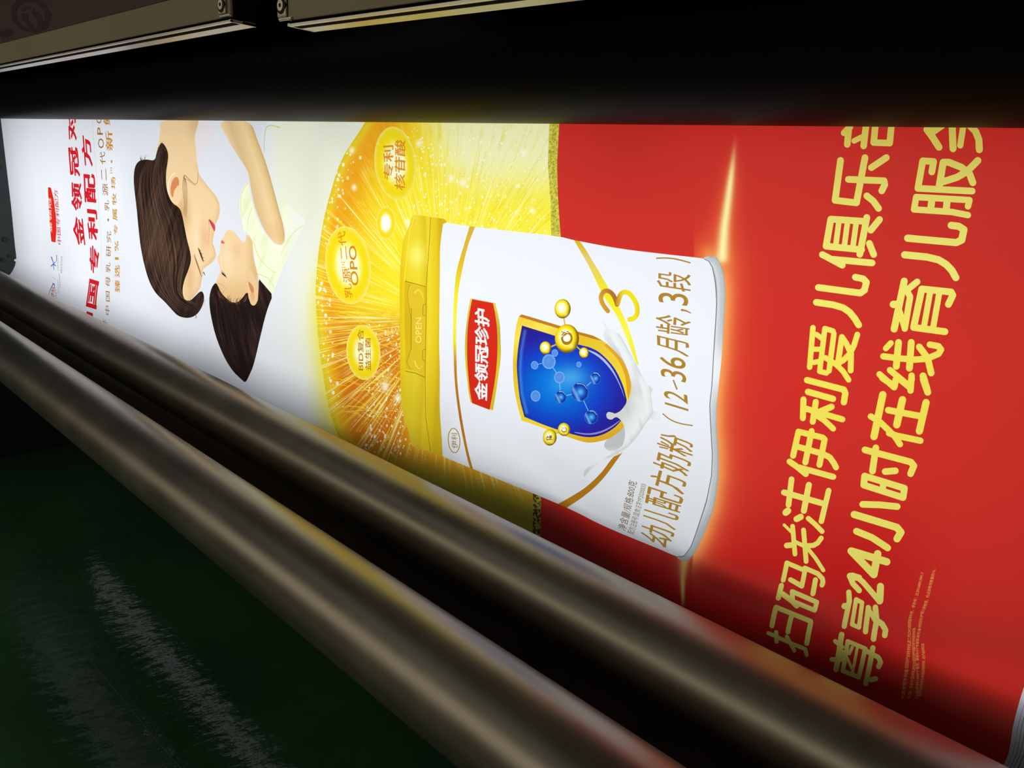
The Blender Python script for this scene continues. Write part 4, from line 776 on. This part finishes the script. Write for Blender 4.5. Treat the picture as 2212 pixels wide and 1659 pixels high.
letter([(zD, [([(1186, 980), (1110, 900), (1075, 820), (1100, 800), (1150, 815), (1230, 880), (1430, 1105)], 66), ([(1435, 1100), (1440, 930)], 84), ([(1075, 810), (1180, 830)], 80)], 78)])
letter([(zD, [([(1062, 1000), (1074, 1100), (1032, 1390)], 62), ([(1020, 1155), (1060, 1158)], 70), ([(1152, 1082), (1226, 1120), (1208, 1402), (1124, 1366), (1152, 1082)], 50), ([(1286, 1452), (1304, 1180)], 62), ([(1296, 1170), (1390, 1320)], 48), ([(1386, 1175), (1412, 1320), (1382, 1540)], 66), ([(1400, 1310), (1480, 1360), (1525, 1430), (1516, 1492)], 66)], 60)])
letter([(zE, [([(1002, 494), (920, 918)], 66), ([(922, 580), (1000, 650)], 56), ([(870, 802), (1010, 800)], 56), ([(1000, 935), (1072, 578), (1278, 664), (1190, 1012), (1000, 935)], 54), ([(1122, 650), (1084, 730), (1020, 722)], 40), ([(1182, 660), (1112, 965)], 36), ([(1046, 760), (1110, 910)], 34), ([(1372, 652), (1272, 1088)], 62), ([(1280, 690), (1430, 770), (1456, 830), (1430, 886)], 62), ([(1340, 1042), (1392, 1030)], 62), ([(1006, 700), (990, 780)], 34)], 60)])
# fine print
OR = rgb(240, 176, 90)
def px(z, q): return z(*q)
text('中国发明专利金领冠珍护产品含有专利乳源二代OPO结构脂专利号，专利号：ZL201680013841.3', [(0, zE(1735, 1270), zE(1690, 1262)), (.17, zE(1790, 900), zE(1742, 895)), (.42, zE(1835, 600), zE(1790, 596)), (.6, zE(1826, 330), zE(1780, 325)), (.66, zD(1835, 1275), zD(1795, 1262)), (1, zD(1965, 770), zD(1922, 755))], OR, motif='fine_print')
text('乳源：来自中国母乳研究金领冠珍护产品配方的专利技术应用。', [(0, zE(1810, 1260), zE(1770, 1260)), (.4, zE(1885, 850), zE(1842, 845)), (1, zE(1880, 400), zE(1842, 396))], OR, motif='fine_print')
text('1%指伊利1000个牧场，臻选约10个专属牧场为金领冠珍护婴儿粉牧场，约占总牧场数量的1%。', [(0, zE(1905, 1260), zE(1862, 1256)), (.18, zE(1920, 900), zE(1880, 896)), (.42, zE(1925, 560), zE(1890, 556)), (.62, zE(1965, 250), zE(1925, 244)), (.72, zD(2010, 1130), zD(1966, 1120)), (1, zD(2110, 720), zD(2068, 716))], OR, motif='fine_print')
text('新鲜指牧场生乳到成品奶粉的时间，详见产品说明页面。', [(0, zE(1935, 1240), zE(1900, 1236)), (.4, zE(1985, 930), zE(1945, 926)), (.7, zE(2002, 760), zE(1962, 756)), (1, zE(1990, 580), zE(1952, 574))], OR, motif='fine_print')
# right margin of the roll: white with printer's thin register lines
def c_marg(x, y): return np.zeros(x.shape + (3,)) + rgb(214, 216, 226)
MG = [(2222, 1462), (2212, 1484), (2203, 1513), (2194, 1545), (2187, 1575), (2184, 1600), (2178, 1630), (2165, 1659), (2152, 1700), (2130, 1790), (2100, 1950), (2090, 2150), (2060, 2600), (5000, 2600), (5000, 100), (2290, 100), (2262, 900), (2240, 1300)]
ink([MG], c_marg, motif='white_margin', name='marg')
for o, wd in ((9, .7), (17, 1.1), (25, 1.1), (34, 1.6)):
    ink(stroke([(x + o + (1659 - min(y, 1659)) * .02, y) for x, y in MG[:12]], wd, n=3), rgb(60, 58, 64), motif='white_margin', clip='marg')
# ================================================================== build the web from the artwork
def build_print():
    XL, XR = at_y(22, 430, .8).x, .13; print('XL', XL, [at_y(a, b, .8).x for a, b in ((5, 300), (12, 360), (36, 540), (38, 570))])
    # bounds of the web in photo pixels
    def edge_px(x, t):
        P, _ = from_web(np.array([[x, t]])); p = P[0] - np.array([0, 0, H]); c = R.T @ p
        return (CX + F * c[0] / c[2], CY + F * c[1] / c[2])
    t0 = np.interp(-.128, -PR, PT); t1 = np.interp(.80, -PR, PT)
    ts = np.linspace(t0, t1, 60)
    def line(x, tt):
        y = np.interp(tt, PT, PROF[:, 0]); z = np.interp(tt, PT, PROF[:, 1])
        c = np.stack([np.full(len(tt), x), y, z], 1) @ R
        return np.stack([CX + F * c[:, 0] / c[:, 2], CY + F * c[:, 1] / c[:, 2]], 1)
    def row(t, xs):
        y = float(np.interp(t, PT, PROF[:, 0])); z = float(np.interp(t, PT, PROF[:, 1]))
        c = np.stack([xs, np.full(len(xs), y), np.full(len(xs), z)], 1) @ R
        return np.stack([CX + F * c[:, 0] / c[:, 2], CY + F * c[:, 1] / c[:, 2]], 1)
    xs = XR - (XR - XL) * np.linspace(0, 1, 90) ** 1.0
    border = np.vstack([line(XL, ts), row(t1, xs[::-1])[1:], line(XR, ts[::-1])[1:], row(t0, xs)[1:-1]])
    # grid points
    G = []
    def grid(x0, x1, y0, y1, s, cond=None):
        ys = np.arange(y0, y1, s * .87)
        for j, y in enumerate(ys):
            X = np.arange(x0 + (s / 2 if j & 1 else 0), x1, s); P = np.stack([X, np.full(len(X), y)], 1)
            if cond is not None: P = P[cond(P)]
            G.append(P)
    roll = lambda P: P[:, 1] < 610 + .503 * P[:, 0] + 12
    fine = lambda P: (P[:, 0] > 276) & (P[:, 0] < 660) & (P[:, 1] < 840)
    vis = lambda P: roll(P) & (P[:, 0] < 2225) & (P[:, 1] < 1672)
    box_ = lambda P: (P[:, 0] > 1105) & (P[:, 0] < 1420) & (P[:, 1] > 640) & (P[:, 1] < 1035)
    grid(280, 1240, 256, 1120, 2.8, lambda P: roll(P) & ~box_(P)); grid(1105, 1420, 640, 1035, 1.9)
    grid(1184, 1212, 256, 520, 1.5); grid(1148, 1170, 1040, 1205, 1.5)
    grid(-5, 280, 250, 780, 5.0, roll)
    grid(1240, 1600, 256, 1330, 3.4, lambda P: roll(P) & ~box_(P))
    grid(1600, 2225, 256, 1672, 6.5, vis)
    grid(-10, 2700, 180, 2300, 16, lambda P: ~vis(P))
    G = np.vstack(G); G = G[inside(G, border)]
    V = [G]; n = len(G); E = []
    def add(poly, mx=4.5):
        nonlocal n
        d = np.hypot(*(np.roll(poly, -1, 0) - poly).T); q = np.roll(poly, -1, 0); out = []
        for a, b, L in zip(poly, q, d):
            k = max(1, int(math.ceil(L / (mx if -20 < a[0] < 2240 or -20 < b[0] < 2240 else 20)))); out.append(a + (b - a) * (np.arange(k) / k)[:, None])
        poly = np.vstack(out)
        m = len(poly)
        V.append(poly); i = np.arange(m); E.append(np.stack([n + i, n + (i + 1) % m], 1)); n += m
    add(border)
    bb = (border.min(0), border.max(0))
    for o in OPS:
        if o['polys'] is None or not o['cst']: continue
        for p in o['polys']:
            q = p[np.hypot(*(p - np.roll(p, 1, 0)).T) > .04]
            if len(q) > 2: add(np.clip(q, (-60, 120), (2900, 2400)))
    VV = np.vstack(V); EE = np.vstack(E)
    r = delaunay_2d_cdt([Vector(v) for v in VV.tolist()], EE.tolist(), [], 0, 1e-3, False)
    P = np.array([v[:] for v in r[0]]); Tn = np.array([f for f in r[2] if len(f) == 3])
    C = P[Tn].mean(1)
    e1, e2 = P[Tn[:, 1]] - P[Tn[:, 0]], P[Tn[:, 2]] - P[Tn[:, 0]]
    keep = (C[:, 0] > bb[0][0]) & (C[:, 0] < bb[1][0]); ar = np.abs(e1[:, 0] * e2[:, 1] - e1[:, 1] * e2[:, 0])
    k = np.where(keep)[0]; ins = np.zeros(len(C), bool)
    for s in range(0, len(k), 40000): ins[k[s:s + 40000]] = inside(C[k[s:s + 40000]], border)
    ok = ins & (ar > 1e-7); Tn = Tn[ok]; C = C[ok]
    # bins for fast look-up
    BS = 24; bi = (C // BS).astype(int); off = bi.min(0); bi -= off; W = bi[:, 0].max() + 1; Hh = bi[:, 1].max() + 1
    key = bi[:, 0] * Hh + bi[:, 1]; order = np.argsort(key, kind='stable'); ks = key[order]; starts = np.searchsorted(ks, np.arange(W * Hh + 1))
    def near(lo, hi):
        a = np.clip(np.floor(lo / BS).astype(int) - off, 0, (W - 1, Hh - 1)); b = np.clip(np.floor(hi / BS).astype(int) - off, 0, (W - 1, Hh - 1))
        out = [order[starts[i * Hh + a[1]]:starts[i * Hh + b[1] + 1]] for i in range(a[0], b[0] + 1)]
        q = np.concatenate(out) if out else np.zeros(0, int)
        c = C[q]; return q[(c[:, 0] >= lo[0]) & (c[:, 0] <= hi[0]) & (c[:, 1] >= lo[1]) & (c[:, 1] <= hi[1])]
    nT = len(Tn); COLR = np.zeros((nT, 3, 3)); MOT = np.zeros(nT, int); mots = ['none']; NAMED = {}
    X3 = P[Tn][:, :, 0]; Y3 = P[Tn][:, :, 1]
    for o in OPS:
        if o['polys'] is None:
            idx = np.arange(nT) if o['box'] is None else near(np.array(o['box'][:2], float), np.array(o['box'][2:], float))
        else:
            if o['eo']:
                lo = np.min([p.min(0) for p in o['polys']], 0); hi = np.max([p.max(0) for p in o['polys']], 0)
                hit = {}
                tot = near(lo, hi); cnt = np.zeros(len(tot), int); pos = {}
                srt = np.argsort(tot); ts_ = tot[srt]
                for p in o['polys']:
                    q = near(p.min(0), p.max(0))
                    if len(q) == 0: continue
                    q = q[inside(C[q], p)]; cnt[srt[np.searchsorted(ts_, q)]] += 1
                idx = tot[cnt % 2 == 1]
            else:
                idx = []
                for p in o['polys']:
                    q = near(p.min(0), p.max(0))
                    if len(q): 
                        for s in range(0, len(q), 60000): idx.append(q[s:s + 60000][inside(C[q[s:s + 60000]], p)])
                idx = np.unique(np.concatenate(idx)) if idx else np.zeros(0, int)
        if o['clip'] and o['clip'] != 'all':
            idx = idx[np.isin(idx, NAMED[o['clip']], assume_unique=True)] if len(idx) < 2000 else np.intersect1d(idx, NAMED[o['clip']])
        if o['name']: NAMED[o['name']] = np.sort(idx)
        if len(idx) == 0: continue
        x, y = X3[idx], Y3[idx]
        c = o['col'](x, y) if callable(o['col']) else np.zeros(x.shape + (3,)) + o['col']
        a = o['alpha'](x, y) if callable(o['alpha']) else o['alpha']
        a = a[..., None] if isinstance(a, np.ndarray) else a
        COLR[idx] = COLR[idx] * (1 - a) + c * a
        if o['motif']:
            if o['motif'] not in mots: mots.append(o['motif'])
            MOT[idx] = mots.index(o['motif'])
    s = np.clip(COLR / 255.0, 0, 1); LIN = np.where(s <= .04045, s / 12.92, ((s + .055) / 1.055) ** 2.4)
    XT = to_web(P); W3, NN = from_web(XT)
    root = empty('printed_banner', (-1.5, .8, H - .2), 'back-lit printed banner hanging from the black roller, with portrait, golden can and red slogan panel', 'banner')
    off3 = np.array(root.location)
    labels = {'white_ground': 'white left part of the print', 'red_heading': 'large red Chinese heading running up the print', 'gold_lines': 'two lines of small gold Chinese text', 'small_badge': 'small red lens-shaped badge with white characters', 'partner_marks': 'small blue and grey partner marks',
              'portrait': 'upside-down portrait of a dark-haired woman nose to nose with a small child', 'gold_starburst': 'glittering gold burst with four round bubbles', 'red_ground': 'plain red part of the print', 'printed_can': 'picture of a white can with golden lid and blue shield',
              'can_wording': 'brown-gold wording along the foot of the can', 'slogan_letters': 'two rows of big rounded yellow Chinese lettering and 24', 'fine_print': 'tiny orange lines of small print', 'white_margin': 'white right margin with thin dark lines'}
    m = bpy.data.materials.new('backlit_film_print'); m.use_nodes = True; nt = m.node_tree; nt.nodes.clear()
    o_ = nt.nodes.new('ShaderNodeOutputMaterial'); at = nt.nodes.new('ShaderNodeAttribute'); at.attribute_name = 'ink'
    tr = nt.nodes.new('ShaderNodeBsdfTranslucent'); df = nt.nodes.new('ShaderNodeBsdfDiffuse'); gl = nt.nodes.new('ShaderNodeBsdfGlossy'); gl.inputs['Roughness'].default_value = .38
    m1 = nt.nodes.new('ShaderNodeMixShader'); m1.inputs[0].default_value = .12; m2 = nt.nodes.new('ShaderNodeMixShader'); m2.inputs[0].default_value = .018
    nt.links.new(at.outputs['Color'], tr.inputs[0]); nt.links.new(at.outputs['Color'], df.inputs[0])
    nt.links.new(tr.outputs[0], m1.inputs[1]); nt.links.new(df.outputs[0], m1.inputs[2]); nt.links.new(m1.outputs[0], m2.inputs[1]); nt.links.new(gl.outputs[0], m2.inputs[2]); nt.links.new(m2.outputs[0], o_.inputs[0])
    def mesh(name, T, cols, W3, NN, label):
        u, inv = np.unique(T, return_inverse=True); inv = inv.reshape(T.shape)
        me = bpy.data.meshes.new(name); v = W3[u] - off3
        # wind towards the eye
        a, b, c = v[inv[:, 0]], v[inv[:, 1]], v[inv[:, 2]]; g = np.cross(b - a, c - a); fl = (g * NN[u][inv[:, 0]]).sum(1) < 0
        inv = inv.copy(); cols = cols.copy(); inv[fl] = inv[fl][:, ::-1]; cols[fl] = cols[fl][:, ::-1]
        nt_ = len(inv); me.vertices.add(len(u)); me.vertices.foreach_set('co', v.ravel())
        me.loops.add(nt_ * 3); me.loops.foreach_set('vertex_index', inv.ravel().astype(np.int32)); me.polygons.add(nt_); me.polygons.foreach_set('loop_start', np.arange(0, nt_ * 3, 3, dtype=np.int32))
        me.update(calc_edges=True)
        ca = me.color_attributes.new('ink', 'FLOAT_COLOR', 'CORNER'); ca.data.foreach_set('color', np.concatenate([cols.reshape(-1, 3), np.ones((nt_ * 3, 1))], 1).ravel())
        me.shade_smooth(); me.normals_split_custom_set_from_vertices(NN[u].tolist())
        me.materials.append(m)
        o = bpy.data.objects.new(name, me); COL.objects.link(o); o.parent = root
        if label: o['label'] = label
        return o
    for k, nm in enumerate(mots):
        q = np.where(MOT == k)[0]
        if len(q): 
            o = mesh(nm, Tn[q], LIN[q], W3, NN, labels.get(nm))
            if nm in ('slogan_letters', 'red_heading', 'gold_lines', 'fine_print', 'partner_marks', 'can_wording'): o['kind'] = 'stuff'
    # the web above (round the drum) and below (down behind the beam), out of the photograph's sight
    def strip(name, path):
        path = np.array(path); xs = np.linspace(XL, XR, 60); nx, ny = len(xs), len(path)
        V = np.array([(x, p[0], p[1] + H) for p in path for x in xs]); T = []
        for j in range(ny - 1):
            for i in range(nx - 1):
                a = j * nx + i; T += [(a, a + 1, a + nx), (a + 1, a + nx + 1, a + nx)]
        T = np.array(T); xc = V[T][:, :, 0].mean(1)
        g = np.gradient(path, axis=0); n2 = np.stack([g[:, 1], -g[:, 0]], 1); n2 /= np.linalg.norm(n2, axis=1)[:, None]
        N = np.array([(0, a, b) for a, b in n2 for _ in xs])
        cols = np.where((xc < -1.75)[:, None], ((.78, .82, .88),), np.where((xc < -.80)[:, None], ((.75, .55, .05),), np.where((xc < -.01)[:, None], ((.55, .03, .02),), ((.7, .7, .75),))))
        mesh(name, T, np.repeat(cols[:, None, :], 3, 1), V, N, None)
    yt, zt = np.interp(t0, PT, PROF[:, 0]), np.interp(t0, PT, PROF[:, 1])
    strip('upper_web', [(yt, zt)] + [(.7003 + .1018 * math.cos(a), .1632 + .1018 * math.sin(a)) for a in np.radians(np.linspace(0, 80, 24))] + [(.6, .275)])
    yb, zb = np.interp(t1, PT, PROF[:, 0]), np.interp(t1, PT, PROF[:, 1])
    strip('lower_web', [(yb, zb)] + [(.665 - .025 * math.sin(a) * .9 + 0, -.575 + .025 * math.cos(a)) for a in np.radians(np.linspace(0, 90, 8))] + [(.642, -.60), (.642, -.63)])
    print('print triangles', nT)
build_print()
bpy.data.objects.remove(_fo)
